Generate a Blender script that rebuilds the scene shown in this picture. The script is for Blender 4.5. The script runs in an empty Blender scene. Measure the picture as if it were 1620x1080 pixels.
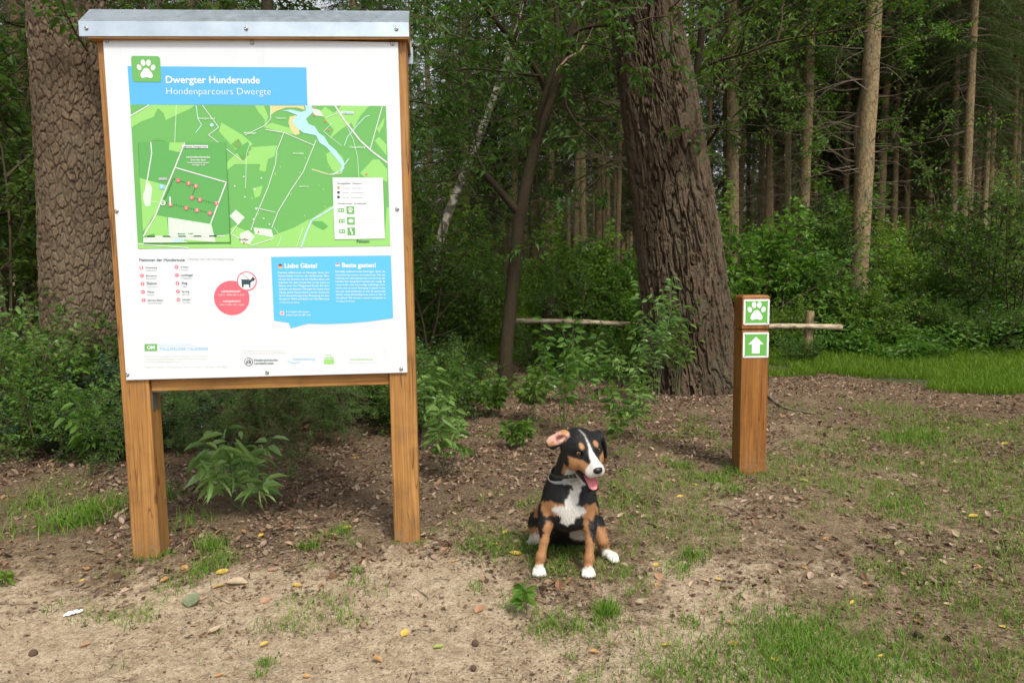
import bpy, math, random
import numpy as np
from mathutils import Vector, Matrix
from mathutils.geometry import tessellate_polygon

# ------------------------------------------------------------------ camera
scene = bpy.context.scene
CAM_H, PITCH, ROLL, FPX = 1.25, 0.0966, -0.0135, 1080.0
cam_data = bpy.data.cameras.new("camera")
cam_data.sensor_width = 36.0
cam_data.lens = 36.0 * FPX / 1620.0
cam_data.clip_start, cam_data.clip_end = 0.05, 2000.0
cam = bpy.data.objects.new("camera", cam_data)
scene.collection.objects.link(cam)
_cp, _sp, _c, _s = math.cos(PITCH), math.sin(PITCH), math.cos(ROLL), math.sin(ROLL)
FW = np.array([0, _cp, -_sp]); _UP = np.array([0, _sp, _cp]); _RT = np.array([1.0, 0, 0])
RT = _c * _RT + _s * _UP; UP = -_s * _RT + _c * _UP
cam.matrix_world = Matrix(((RT[0], UP[0], -FW[0], 0), (RT[1], UP[1], -FW[1], 0), (RT[2], UP[2], -FW[2], CAM_H), (0, 0, 0, 1)))
scene.camera = cam

# ------------------------------------------------------------------ world + sun
SUN_EL, SUN_AZ = math.radians(54), math.radians(153)     # azimuth clockwise from +Y (north)
world = bpy.data.worlds.new("World"); scene.world = world; world.use_nodes = True
nt = world.node_tree; nt.nodes.clear()
out = nt.nodes.new("ShaderNodeOutputWorld"); bg = nt.nodes.new("ShaderNodeBackground")
sky = nt.nodes.new("ShaderNodeTexSky"); sky.sky_type = 'NISHITA'; sky.sun_disc = False
sky.sun_elevation = SUN_EL; sky.sun_rotation = SUN_AZ; sky.dust_density = 2.5; sky.ozone_density = 0.8
hsv = nt.nodes.new("ShaderNodeHueSaturation"); hsv.inputs["Saturation"].default_value = 0.22   # thin bright cloud cover
hsv.inputs["Value"].default_value = 1.32
nt.links.new(sky.outputs[0], hsv.inputs["Color"]); nt.links.new(hsv.outputs[0], bg.inputs["Color"])
bg.inputs["Strength"].default_value = 0.15
nt.links.new(bg.outputs[0], out.inputs[0])
sd = bpy.data.lights.new("sun", 'SUN'); sd.energy = 2.9; sd.angle = math.radians(10); sd.color = (1.0, 0.94, 0.84)
sun = bpy.data.objects.new("sun", sd); scene.collection.objects.link(sun)
_dir = Vector((math.sin(SUN_AZ) * math.cos(SUN_EL), math.cos(SUN_AZ) * math.cos(SUN_EL), math.sin(SUN_EL)))
sun.rotation_euler = _dir.to_track_quat('Z', 'Y').to_euler()
sun.location = _dir * 30
scene.view_settings.view_transform = 'Standard'; scene.view_settings.look = 'None'
scene.view_settings.gamma = 1.0; scene.view_settings.exposure = 0.14
scene.cycles.max_bounces = 7; scene.cycles.diffuse_bounces = 4; scene.cycles.glossy_bounces = 2
scene.cycles.transmission_bounces = 4; scene.cycles.transparent_max_bounces = 4
scene.cycles.caustics_reflective = False; scene.cycles.caustics_refractive = False

# ------------------------------------------------------------------ helpers
rng = np.random.default_rng(7)
A = lambda *a: np.array(a, dtype=float)

def gz(x, y):
    """height of the terrain"""
    x = np.asarray(x, float); y = np.asarray(y, float)
    d = np.hypot(x, y)
    z = 0.045 * np.clip(d - 9, 0, 26) + 0.07 * np.exp(-((x - 1.95) ** 2 + (y - 6.7) ** 2) / 1.6)
    z = z + 0.10 * np.exp(-((x + 4.0) ** 2 + (y - 6.6) ** 2) / 3.0)
    w = np.clip((d - 1.2) / 2.0, 0, 1)
    z = z + 0.018 * (vnoise(x, y, 0.9, 3) - 0.5) + 0.05 * w * (vnoise(x, y, 2.7, 4) - 0.5) * np.clip(d / 6 - .4, 0, 1)
    return z

def _hash(ix, iy, seed):
    h = (ix.astype(np.int64) * 374761393 + iy.astype(np.int64) * 668265263 + seed * 1442695041) & 0xFFFFFFFF
    h = ((h ^ (h >> 13)) * 1274126177) & 0xFFFFFFFF
    h = h ^ (h >> 16)
    return (h & 0xFFFFFF) / float(0xFFFFFF)

def vnoise(x, y, sc, seed=0):
    x = np.asarray(x, float) / sc + 1000.5; y = np.asarray(y, float) / sc + 1000.5
    ix = np.floor(x); iy = np.floor(y); fx = x - ix; fy = y - iy
    fx = fx * fx * (3 - 2 * fx); fy = fy * fy * (3 - 2 * fy)
    a = _hash(ix, iy, seed); b = _hash(ix + 1, iy, seed); c = _hash(ix, iy + 1, seed); d = _hash(ix + 1, iy + 1, seed)
    return (a * (1 - fx) + b * fx) * (1 - fy) + (c * (1 - fx) + d * fx) * fy

def fbm(x, y, sc, seed=0, o=4):
    r = 0; a = 0.5; t = 0
    for i in range(o):
        r = r + a * vnoise(x, y, sc / 2 ** i, seed + i); t += a; a *= 0.5
    return r / t

def ray(px, py):
    return FW + RT * (px - 810) / FPX - UP * (py - 540) / FPX

def pix(px, py, Y):
    """the world point on the line of sight of a photo pixel at distance Y"""
    d = ray(px, py); return A(0, 0, CAM_H) + d * (Y / d[1])

def at(px, py):
    """the ground point under a photo pixel"""
    d = ray(px, py); z = 0.0
    for _ in range(12):
        if d[2] > -1e-4: return A(0, 30, 1)
        t = min((z - CAM_H) / d[2], 60.0); p = A(0, 0, CAM_H) + d * t; z = float(gz(p[0], p[1]))
    return A(p[0], p[1], z)

def topix(P):
    P = np.atleast_2d(P) - A(0, 0, CAM_H)
    z = P @ FW
    z = np.where(z < 0.05, np.nan, z)
    return np.stack([810 + FPX * (P @ RT) / z, 540 - FPX * (P @ UP) / z], 1)

def link(o, parent=None):
    scene.collection.objects.link(o)
    if parent is not None: o.parent = parent
    return o

def tag(o, label=None, cat=None, group=None, kind=None):
    for k, v in (("label", label), ("category", cat), ("group", group), ("kind", kind)):
        if v: o[k] = v
    return o

def empty(name, loc=(0, 0, 0), rz=0.0, label=None, cat=None, group=None):
    o = bpy.data.objects.new(name, None); o.location = loc; o.rotation_euler = (0, 0, rz)
    o.empty_display_size = 0.2
    link(o); return tag(o, label, cat, group)

def copy_tree(o, parent=None):
    c = o.copy(); scene.collection.objects.link(c)
    if parent is not None: c.parent = parent
    for ch in list(o.children): copy_tree(ch, c)
    return c

class Geo:
    """collects arrays of vertices / faces with a colour and a tint per vertex, then links ONE mesh object"""
    def __init__(s): s.v = []; s.f = []; s.n = 0; s.c = []; s.t = []; s.m = []; s.sm = []
    def add(s, V, F, col=None, tint=0.5, mat=0, smooth=False):
        V = np.asarray(V, float).reshape(-1, 3); n = len(V)
        s.v.append(V)
        for fa in (F if isinstance(F, (list, tuple)) and len(F) and isinstance(F[0], np.ndarray) and F[0].ndim == 2 else [np.asarray(F, int)]):
            s.f.append(fa + s.n); s.m.append(np.full(len(fa), mat)); s.sm.append(np.full(len(fa), smooth))
        s.n += n
        c = np.ones((n, 4)); 
        if col is not None: c[:, :3] = col
        s.c.append(c); s.t.append(np.broadcast_to(np.asarray(tint, float), (n,)).copy())
        return s
    def build(s, name, mats, parent=None):
        me = bpy.data.meshes.new(name)
        V = np.concatenate(s.v); me.vertices.add(len(V)); me.vertices.foreach_set("co", V.ravel())
        idx = np.concatenate([f.ravel() for f in s.f]).astype(np.int32)
        cnt = np.concatenate([np.full(len(f), f.shape[1]) for f in s.f]).astype(np.int32)
        me.loops.add(len(idx)); me.loops.foreach_set("vertex_index", idx)
        st = np.concatenate([[0], np.cumsum(cnt)[:-1]]).astype(np.int32)
        me.polygons.add(len(cnt)); me.polygons.foreach_set("loop_start", st)
        me.polygons.foreach_set("material_index", np.concatenate(s.m).astype(np.int32))
        me.polygons.foreach_set("use_smooth", np.concatenate(s.sm).astype(bool))
        me.update(calc_edges=True); me.validate()
        ca = me.attributes.new("col", 'FLOAT_COLOR', 'POINT'); ca.data.foreach_set("color", np.concatenate(s.c).ravel())
        ta = me.attributes.new("tint", 'FLOAT', 'POINT'); ta.data.foreach_set("value", np.concatenate(s.t))
        for m in (mats if isinstance(mats, (list, tuple)) else [mats]): me.materials.append(m)
        return link(bpy.data.objects.new(name, me), parent)

def norm(v):
    v = np.asarray(v, float); return v / (np.linalg.norm(v, axis=-1, keepdims=True) + 1e-12)

def tube(pts, rad, k=8, cap=True):
    """a bent tapered tube: vertices and quads"""
    P = np.asarray(pts, float); R = np.asarray(rad, float) * np.ones(len(P)); n = len(P)
    T = norm(np.gradient(P, axis=0)); ref = A(0.12, 0.93, 0.35) if abs(T[0][2]) > .8 else A(0, 0.1, 1)
    a = norm(np.cross(T, ref)); b = np.cross(T, a)
    th = np.linspace(0, 2 * np.pi, k, endpoint=False)
    V = (P[:, None] + R[:, None, None] * (np.cos(th)[None, :, None] * a[:, None] + np.sin(th)[None, :, None] * b[:, None])).reshape(-1, 3)
    i = np.arange(n - 1)[:, None] * k; j = np.arange(k)[None]; j2 = (j + 1) % k
    F = np.stack([i + j, i + j2, i + k + j2, i + k + j], -1).reshape(-1, 4)
    if cap:
        V = np.concatenate([V, P[:1], P[-1:]]); m = n * k
        q = np.arange(k); q2 = (q + 1) % k
        F3 = np.concatenate([np.stack([np.full(k, m), q2, q], -1), np.stack([np.full(k, m + 1), (n - 1) * k + q, (n - 1) * k + q2], -1)])
        return V, [F, F3]
    return V, [F]

def segtubes(P0, P1, R0, R1, k=3):
    """many straight tapered twigs at once"""
    P0 = np.asarray(P0); P1 = np.asarray(P1); n = len(P0)
    T = norm(P1 - P0); ref = np.where(np.abs(T[:, 2:3]) > .9, A(1, 0, 0), A(0, 0, 1)); a = norm(np.cross(T, ref)); b = np.cross(T, a)
    th = np.linspace(0, 2 * np.pi, k, endpoint=False); cs = np.cos(th)[None, :, None]; sn = np.sin(th)[None, :, None]
    o = cs * a[:, None] + sn * b[:, None]
    V = np.concatenate([P0[:, None] + o * np.asarray(R0)[:, None, None], P1[:, None] + o * np.asarray(R1)[:, None, None]], 1)
    base = np.arange(n)[:, None] * 2 * k; j = np.arange(k)[None]; j2 = (j + 1) % k
    F = np.stack([base + j, base + j2, base + k + j2, base + k + j], -1).reshape(-1, 4)
    return V.reshape(-1, 3), [F]

def leaves(P, D, N, L, W, droop=0.15, fold=0.18, detail=1):
    """leaf blades. P base points, D direction, N upper side, L length, W width (arrays)"""
    P = np.asarray(P, float); D = norm(D); n = len(P)
    S = norm(np.cross(D, N)); N = np.cross(S, D); L = np.broadcast_to(L, (n,))[:, None]; W = np.broadcast_to(W, (n,))[:, None]
    dn = np.zeros((n, 3)); dn[:, 2] = -1
    if detail == 0:
        V = np.stack([P, P + D * L * .45 + S * W * .5 + N * W * fold, P + D * L + dn * L * droop, P + D * L * .45 - S * W * .5 + N * W * fold], 1)
        b = np.arange(n)[:, None] * 4
        return V.reshape(-1, 3), [np.concatenate([b + [[0, 2, 1]], b + [[0, 3, 2]]])]
    def at_(t, w, up): return P + D * L * t + dn * L * droop * t * t + S * W * w + N * W * up
    V = np.stack([at_(0, 0, 0), at_(.3, .42, fold), at_(.3, 0, 0), at_(.3, -.42, fold), at_(.66, .4, fold), at_(.66, 0, 0), at_(.66, -.4, fold), at_(1, 0, 0)], 1)
    b = np.arange(n)[:, None] * 8
    T3 = np.concatenate([b + [[0, 2, 1]], b + [[0, 3, 2]], b + [[4, 5, 7]], b + [[5, 6, 7]]])
    Q = np.concatenate([b + [[1, 2, 5, 4]], b + [[2, 3, 6, 5]]])
    return V.reshape(-1, 3), [T3, Q]

def rdir(n, up=0.0, r=rng):
    v = r.normal(size=(n, 3)); v[:, 2] += up; return norm(v)

# ------------------------------------------------------------------ materials
def mat(name):
    m = bpy.data.materials.new(name); m.use_nodes = True; nt = m.node_tree
    return m, nt, nt.nodes["Principled BSDF"]

def N(nt, t, **kw):
    n = nt.nodes.new(t)
    for k, v in kw.items():
        if k.startswith("i_"):
            key = k[2:]; n.inputs[int(key) if key.isdigit() else key.replace("_", " ")].default_value = v
        else: setattr(n, k, v)
    return n

def ramp(nt, fac, stops):
    r = nt.nodes.new("ShaderNodeValToRGB"); e = r.color_ramp.elements
    while len(e) < len(stops): e.new(0.5)
    for i, (p, c) in enumerate(stops):
        e[i].position = p; e[i].color = (c, c, c, 1) if not hasattr(c, "__len__") else (*c, 1)
    nt.links.new(fac, r.inputs[0]); return r.outputs[0]

def coords(nt, kind="Object", scale=(1, 1, 1)):
    t = nt.nodes.new("ShaderNodeTexCoord"); m = nt.nodes.new("ShaderNodeMapping"); m.inputs["Scale"].default_value = scale
    nt.links.new(t.outputs[kind], m.inputs[0]); return m.outputs[0]

def noise(nt, vec, scale, detail=4, rough=.55, dist=0.0):
    n = N(nt, "ShaderNodeTexNoise", i_Scale=scale, i_Detail=detail, i_Roughness=rough, i_Distortion=dist)
    if vec is not None: nt.links.new(vec, n.inputs["Vector"])
    return n.outputs["Fac"]

def mixc(nt, fac, a, b, mode='MIX'):
    m = nt.nodes.new("ShaderNodeMix"); m.data_type = 'RGBA'; m.blend_type = mode
    for s, v in ((0, fac), (6, a), (7, b)):
        if hasattr(v, "is_linked") or hasattr(v, "links"): nt.links.new(v, m.inputs[s])
        else: m.inputs[s].default_value = v if s == 0 else (*v, 1)
    return m.outputs[2]

def bump(nt, h, strength, dist, b, nrm=None):
    n = N(nt, "ShaderNodeBump", i_Strength=strength, i_Distance=dist); nt.links.new(h, n.inputs["Height"])
    if nrm is not None: nt.links.new(nrm, n.inputs["Normal"])
    if b is not None: nt.links.new(n.outputs[0], b.inputs["Normal"])
    return n.outputs[0]

def plain(name, col, rough=.5, metal=0.0, spec=.5):
    m, nt, b = mat(name); b.inputs["Base Color"].default_value = (*col, 1); b.inputs["Roughness"].default_value = rough
    b.inputs["Metallic"].default_value = metal; b.inputs["Specular IOR Level"].default_value = spec
    return m

def leafmat(name, a, b_, trans=.35, rough=.42, spec=.4):
    spec = spec * .55
    """foliage: two greens mixed by the leaf's own tint, thin-leaf light coming through"""
    m, nt, b = mat(name)
    at_ = N(nt, "ShaderNodeAttribute", attribute_name="tint")
    oi = N(nt, "ShaderNodeObjectInfo")
    col = mixc(nt, at_.outputs["Fac"], a, b_)
    ht = N(nt, "ShaderNodeHueSaturation"); 
    mr = N(nt, "ShaderNodeMapRange"); mr.inputs[3].default_value = .482; mr.inputs[4].default_value = .512
    nt.links.new(oi.outputs["Random"], mr.inputs[0]); nt.links.new(mr.outputs[0], ht.inputs["Hue"])
    nt.links.new(col, ht.inputs["Color"]); col = ht.outputs[0]
    nt.links.new(col, b.inputs["Base Color"]); b.inputs["Roughness"].default_value = rough; b.inputs["Specular IOR Level"].default_value = spec
    tr = N(nt, "ShaderNodeBsdfTranslucent"); tc = mixc(nt, 1.0, col, (1.25, 1.35, .55), 'MULTIPLY'); nt.links.new(tc, tr.inputs[0])
    mx = N(nt, "ShaderNodeMixShader"); mx.inputs[0].default_value = trans
    nt.links.new(b.outputs[0], mx.inputs[1]); nt.links.new(tr.outputs[0], mx.inputs[2])
    nt.links.new(mx.outputs[0], nt.nodes["Material Output"].inputs[0]); return m

def colmat(name, rough=.75, spec=.25, trans=0.0):
    """takes the thing's own surface colour from the 'col' attribute"""
    m, nt, b = mat(name); at_ = N(nt, "ShaderNodeAttribute", attribute_name="col")
    nt.links.new(at_.outputs["Color"], b.inputs["Base Color"]); b.inputs["Roughness"].default_value = rough; b.inputs["Specular IOR Level"].default_value = spec
    if trans:
        tr = N(nt, "ShaderNodeBsdfTranslucent"); nt.links.new(at_.outputs["Color"], tr.inputs[0])
        mx = N(nt, "ShaderNodeMixShader"); mx.inputs[0].default_value = trans
        nt.links.new(b.outputs[0], mx.inputs[1]); nt.links.new(tr.outputs[0], mx.inputs[2]); nt.links.new(mx.outputs[0], nt.nodes["Material Output"].inputs[0])
    return m

def woodmat(name, c1, c2, knots=True, axis=2):
    m, nt, b = mat(name)
    sc = [14, 14, 14]; sc[axis] = 0.7
    v = coords(nt, "Object", tuple(sc)); n1 = noise(nt, v, 3.2, 5, .6, .9)
    sc2 = [120, 120, 120]; sc2[axis] = 1.6
    v2 = coords(nt, "Object", tuple(sc2)); n2 = noise(nt, v2, 1.6, 3, .6)
    v3 = coords(nt, "Object", (1, 1, 1)); n3 = noise(nt, v3, 5.0, 4, .65)
    col = ramp(nt, n1, [(.3, c1), (.5, tuple((a + d) / 2 for a, d in zip(c1, c2))), (.68, c2)])
    fine = ramp(nt, n2, [(.3, .72), (.62, 1.08)]); col = mixc(nt, 1.0, col, fine, 'MULTIPLY')
    blot = ramp(nt, n3, [(.28, .62), (.5, 1.0), (.75, 1.1)]); col = mixc(nt, .8, col, blot, 'MULTIPLY')
    # drying cracks: thin long dark lines
    sc4 = [30, 30, 30]; sc4[axis] = 1.1
    v4 = coords(nt, "Object", tuple(sc4)); vo = N(nt, "ShaderNodeTexNoise", i_Scale=1.3, i_Detail=1.0, i_Distortion=.5); nt.links.new(v4, vo.inputs["Vector"])
    mt = N(nt, "ShaderNodeMath", operation='SUBTRACT'); nt.links.new(vo.outputs["Fac"], mt.inputs[0]); mt.inputs[1].default_value = .5
    ab = N(nt, "ShaderNodeMath", operation='ABSOLUTE'); nt.links.new(mt.outputs[0], ab.inputs[0])
    gate = ramp(nt, noise(nt, v3, 2.3, 2, .5), [(.42, 0.0), (.55, 1.0)])
    crk = ramp(nt, ab.outputs[0], [(.0, 1.0), (.017, 0.0)]); cm = N(nt, "ShaderNodeMath", operation='MULTIPLY'); nt.links.new(crk, cm.inputs[0]); nt.links.new(gate, cm.inputs[1])
    col = mixc(nt, cm.outputs[0], col, (.05, .022, .008))
    if knots:
        kn = N(nt, "ShaderNodeTexVoronoi", i_Scale=1.0); kv = coords(nt, "Object", (6.5, 6.5, 3.2) if axis == 2 else (3.2, 6.5, 6.5)); nt.links.new(kv, kn.inputs["Vector"])
        kk = ramp(nt, kn.outputs["Distance"], [(.0, 1.0), (.075, .8), (.12, 0.0)]); col = mixc(nt, kk, col, (.10, .045, .016))
    if axis == 2:     # mud splashed and dried on the foot, grey weathering streaks
        sp = N(nt, "ShaderNodeSeparateXYZ"); nt.links.new(v3, sp.inputs[0]); lowm = ramp(nt, sp.outputs[2], [(.0, 1.0), (.055, .75), (.16, .25), (.34, 0.0)])
        spl = ramp(nt, noise(nt, v3, 62, 4, .7), [(.50, 0.0), (.60, 1.0)]); mm = N(nt, "ShaderNodeMath", operation='MULTIPLY'); nt.links.new(lowm, mm.inputs[0]); nt.links.new(spl, mm.inputs[1]); col = mixc(nt, mm.outputs[0], col, (.24, .165, .10))
        gw = ramp(nt, noise(nt, coords(nt, "Object", (9, 9, 1.6)), 2.2, 4, .7), [(.58, 0.0), (.75, .45)]); col = mixc(nt, gw, col, (.20, .135, .075))
    nt.links.new(col, b.inputs["Base Color"]); nt.links.new(ramp(nt, n3, [(.3, .62), (.7, .42)]), b.inputs["Roughness"]); b.inputs["Specular IOR Level"].default_value = .3
    hs = N(nt, "ShaderNodeMath", operation='SUBTRACT'); nt.links.new(n2, hs.inputs[0]); nt.links.new(cm.outputs[0], hs.inputs[1])
    bump(nt, hs.outputs[0], .5, .002, b); return m

M_WOOD = woodmat("oiled_wood", (.27, .122, .032), (.44, .225, .070), True, 2)
M_WOODX = woodmat("oiled_wood_rail", (.29, .13, .034), (.48, .25, .075), True, 0)
M_STAIN = woodmat("stained_wood", (.20, .075, .016), (.34, .145, .034), True, 2)
M_LITTER = colmat("litter", .8, .12, .12)
M_GRASS = leafmat("grass_blades", (.075, .20, .014), (.25, .33, .070), .35, .5, .25)
M_SCREW = plain("screw_steel", (.42, .41, .39), .32, .9)

# ------------------------------------------------------------------ the ground
def masks(x, y):
    """weights of what the forest floor is made of: sand, brown litter, green turf"""
    P = topix(np.stack([x, y, np.zeros_like(x)], 1)); px, py = P[:, 0], P[:, 1]
    bad = np.isnan(px); px = np.where(bad, 810, px); py = np.where(bad, 1400, py)
    n = fbm(x, y, 1.1, 21); n2 = fbm(x, y, .32, 31)
    edge = np.interp(px, [-400, 0, 200, 420, 640, 760, 860, 1000, 1100, 1300, 1620, 2200], [850, 862, 880, 850, 840, 870, 930, 960, 880, 930, 1060, 1080])
    sand = np.clip((py - edge + (n - .5) * 260 + (n2 - .5) * 190) / 150 + .45, 0, 1)
    # brown litter
    e2 = np.interp(px, [-400, 0, 640, 800, 1000, 1100, 1250, 1620, 2400], [850, 850, 850, 800, 760, 690, 665, 700, 720])
    lit = np.clip((e2 - py + (n2 - .5) * 190) / 130 + .5, 0, 1)
    far = np.clip((y - 7) / 3, 0, 1)
    lit = np.maximum(lit, 0) * (1 - .4 * far)
    turf = np.zeros_like(px)
    # the green strip beyond the path on the right and the lit clearing in the middle
    top = np.interp(px, [1150, 1620], [556, 585]); bot = np.interp(px, [1150, 1300, 1620], [592, 594, 634])
    turf = np.maximum(turf, np.where(px > 1130, np.clip((bot - py + (n2 - .5) * 22) / 8, 0, 1), 0))
    turf = np.maximum(turf, np.where((px > 640) & (px < 1130), np.clip((548 - py + (n2 - .5) * 30) / 10, 0, 1), 0))
    return sand * (1 - lit * .5), lit, turf * np.where(bad, 0, 1)

def ground():
    # one sheet: fine near the camera, coarse towards the horizon
    ax = np.concatenate([-np.geomspace(900, 9, 34), np.arange(-8.6, 8.6, .035), np.geomspace(9, 900, 34)])
    ay = np.concatenate([-np.geomspace(900, 3, 26), np.linspace(-2.5, 1.2, 12), np.arange(1.3, 11.0, .035), np.geomspace(11.2, 900, 60)])
    X, Y = np.meshgrid(ax, ay); x, y = X.ravel(), Y.ravel()
    z = gz(x, y)
    near = (np.abs(x) < 9) & (y > 1.2) & (y < 11.5)
    s, l, t = np.zeros_like(x), np.ones_like(x), np.zeros_like(x)
    s[near], l[near], t[near] = masks(x[near], y[near])
    # small lumps and dents of trodden sand
    nn = fbm(x[near], y[near], .16, 51, 3) - .5; n3 = fbm(x[near], y[near], .05, 61, 2) - .5
    z[near] += nn * .024 + n3 * .014 * (1 + l[near] * 1.2)
    nx, ny = len(ax), len(ay)
    i = np.arange(ny - 1)[:, None] * nx; j = np.arange(nx - 1)[None]
    F = np.stack([i + j, i + j + 1, i + nx + j + 1, i + nx + j], -1).reshape(-1, 4)
    g = Geo(); g.add(np.stack([x, y, z], 1), F, np.stack([s, l, t], 1), smooth=True)
    m, nt, b = mat("forest_ground"); at_ = N(nt, "ShaderNodeAttribute", attribute_name="col")
    sep = N(nt, "ShaderNodeSeparateColor"); nt.links.new(at_.outputs["Color"], sep.inputs[0])
    v = coords(nt, "Object")
    n_big = noise(nt, v, 2.6, 5, .65); n_mid = noise(nt, v, 13, 6, .72); n_f = noise(nt, v, 75, 5, .75); n_g = noise(nt, v, 320, 3, .7)
    vo = N(nt, "ShaderNodeTexVoronoi", i_Scale=42.0); nt.links.new(v, vo.inputs["Vector"])
    sandc = ramp(nt, n_mid, [(.25, (.27, .195, .13)), (.48, (.49, .375, .25)), (.72, (.66, .54, .38))])
    sandc = mixc(nt, 1.0, sandc, ramp(nt, n_f, [(.32, .48), (.52, 1.0), (.7, 1.25)]), 'MULTIPLY'); sandc = mixc(nt, 1.0, sandc, ramp(nt, n_g, [(.36, .55), (.5, 1.0), (.68, 1.25)]), 'MULTIPLY')
    soil = ramp(nt, n_mid, [(.28, (.13, .092, .056)), (.5, (.26, .19, .118)), (.75, (.42, .32, .20))])
    soil = mixc(nt, 1.0, soil, ramp(nt, n_f, [(.32, .42), (.52, 1.0), (.7, 1.4)]), 'MULTIPLY'); soil = mixc(nt, 1.0, soil, ramp(nt, n_g, [(.36, .55), (.5, 1.0), (.68, 1.3)]), 'MULTIPLY')
    lit = ramp(nt, n_f, [(.25, (.055, .038, .025)), (.5, (.165, .115, .073)), (.72, (.32, .235, .15))])
    def brk(src, lo, hi):     # break a soft mask up with noise
        ma = N(nt, "ShaderNodeMath", operation='ADD'); nt.links.new(src, ma.inputs[0])
        mm = N(nt, "ShaderNodeMath", operation='MULTIPLY_ADD'); nt.links.new(n_mid, mm.inputs[0]); mm.inputs[1].default_value = 1.3; mm.inputs[2].default_value = -.65
        nt.links.new(mm.outputs[0], ma.inputs[1]); return ramp(nt, ma.outputs[0], [(lo, 0.0), (hi, 1.0)])
    col = mixc(nt, brk(sep.outputs[0], .35, .75), soil, sandc)
    col = mixc(nt, brk(sep.outputs[1], .35, .7), col, lit)
    turf = ramp(nt, n_f, [(.3, (.05, .055, .025)), (.7, (.11, .12, .05))])
    col = mixc(nt, brk(sep.outputs[2], .3, .6), col, turf)
    nt.links.new(col, b.inputs["Base Color"]); b.inputs["Roughness"].default_value = .95; b.inputs["Specular IOR Level"].default_value = .1
    n1 = bump(nt, n_mid, .9, .03, None); n2 = bump(nt, n_f, 1.0, .010, None, n1); bump(nt, n_g, .6, .0015, b, n2)
    o = g.build("ground", m); tag(o, kind="structure"); return o
ground()

# ------------------------------------------------------------------ flat print helper
def print_sheet(name, parent, shapes, frame, mats):
    """shapes: list of (points Nx2 in sheet metres, layer, material index); frame: f(x, y, lift) -> 3D. ONE mesh."""
    V, F, M = [], [], []
    for pts, lay, mi in shapes:
        n0 = len(V); V += [frame(x, y, lay * .0005) for x, y in pts]
        tri = tessellate_polygon([[Vector((x, y, 0)) for x, y in pts]])
        for t in tri:
            a, b_, c = (Vector(pts[i]) for i in t)
            if (b_ - a).cross(c - a) < 0: t = (t[0], t[2], t[1])
            F.append([n0 + i for i in t]); M.append(mi)
    me = bpy.data.meshes.new(name); me.from_pydata(V, [], F); me.polygons.foreach_set("material_index", M)
    for m in mats: me.materials.append(m)
    return link(bpy.data.objects.new(name, me), parent)

def text_shapes(txt, size, bold=0.0, spacing=1.0):
    """triangles of a line of lettering, lying in the xy plane, baseline at 0; returns (V Nx2, tris)"""
    cu = bpy.data.curves.new("t", 'FONT'); cu.body = txt; cu.size = size; cu.offset = bold * size; cu.resolution_u = 3; cu.space_character = spacing
    o = bpy.data.objects.new("t", cu); scene.collection.objects.link(o)
    dg = bpy.context.evaluated_depsgraph_get(); me = o.evaluated_get(dg).to_mesh()
    me.calc_loop_triangles()
    V = np.array([v.co[:2] for v in me.vertices]).reshape(-1, 2); T = np.array([t.vertices[:] for t in me.loop_triangles]).reshape(-1, 3)
    o.evaluated_get(dg).to_mesh_clear(); bpy.data.objects.remove(o); bpy.data.curves.remove(cu)
    return V, T

def circle(cx, cy, r, n=28, ry=None, rot=0.0):
    t = np.linspace(0, 2 * np.pi, n, endpoint=False); ry = ry or r
    x, y = r * np.cos(t), ry * np.sin(t)
    return [(cx + a * math.cos(rot) - b * math.sin(rot), cy + a * math.sin(rot) + b * math.cos(rot)) for a, b in zip(x, y)]

def paw_shapes(cx, cy, s, lay, mi):
    """a paw print s high about (cx, cy)"""
    sh = []
    for dx, dy, rx, ry, ro in ((-.36, .12, .115, .155, .35), (-.14, .36, .12, .17, .12), (.14, .36, .12, .17, -.12), (.36, .12, .115, .155, -.35)):
        sh.append((circle(cx + dx * s, cy + dy * s, rx * s, 18, ry * s, ro), lay, mi))
    pad = [(0, .10), (.11, .07), (.2, -.06), (.3, -.2), (.33, -.33), (.25, -.44), (.12, -.43), (0, -.37), (-.12, -.43), (-.25, -.44), (-.33, -.33), (-.3, -.2), (-.2, -.06), (-.11, .07)]
    # rounded: Chaikin
    for _ in range(2):
        q = []
        for k in range(len(pad)):
            a, b_ = pad[k], pad[(k + 1) % len(pad)]
            q += [(a[0] * .75 + b_[0] * .25, a[1] * .75 + b_[1] * .25), (a[0] * .25 + b_[0] * .75, a[1] * .25 + b_[1] * .75)]
        pad = q
    sh.append(([(cx + x * s, cy + y * s) for x, y in reversed(pad)], lay, mi)); return sh

def rrect(x0, y0, x1, y1, r, n=4):
    P = []
    for cx, cy, a0 in ((x1 - r, y1 - r, 0), (x0 + r, y1 - r, 90), (x0 + r, y0 + r, 180), (x1 - r, y0 + r, 270)):
        for k in range(n + 1):
            a = math.radians(a0 + 90 * k / n); P.append((cx + r * math.cos(a), cy + r * math.sin(a)))
    return P

def bmesh_box(g, lo, hi, bev=.003, mat=0, seg=1, jit=0.0):
    """a bevelled box into a Geo (corners cut)"""
    import bmesh
    bm = bmesh.new(); bmesh.ops.create_cube(bm, size=1)
    lo, hi = A(*lo), A(*hi)
    for v in bm.verts: v.co = Vector((lo + hi) / 2 + A(*v.co) * (hi - lo))
    if bev: bmesh.ops.bevel(bm, geom=list(bm.edges), offset=bev, segments=seg, affect='EDGES', profile=.5)
    bm.verts.ensure_lookup_table(); V = [tuple(v.co) for v in bm.verts]
    T = {}
    for f in bm.faces: T.setdefault(len(f.verts), []).append([v.index for v in f.verts])
    g.add(V, [np.array(f) for f in T.values()], mat=mat); bm.free(); return g

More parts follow.
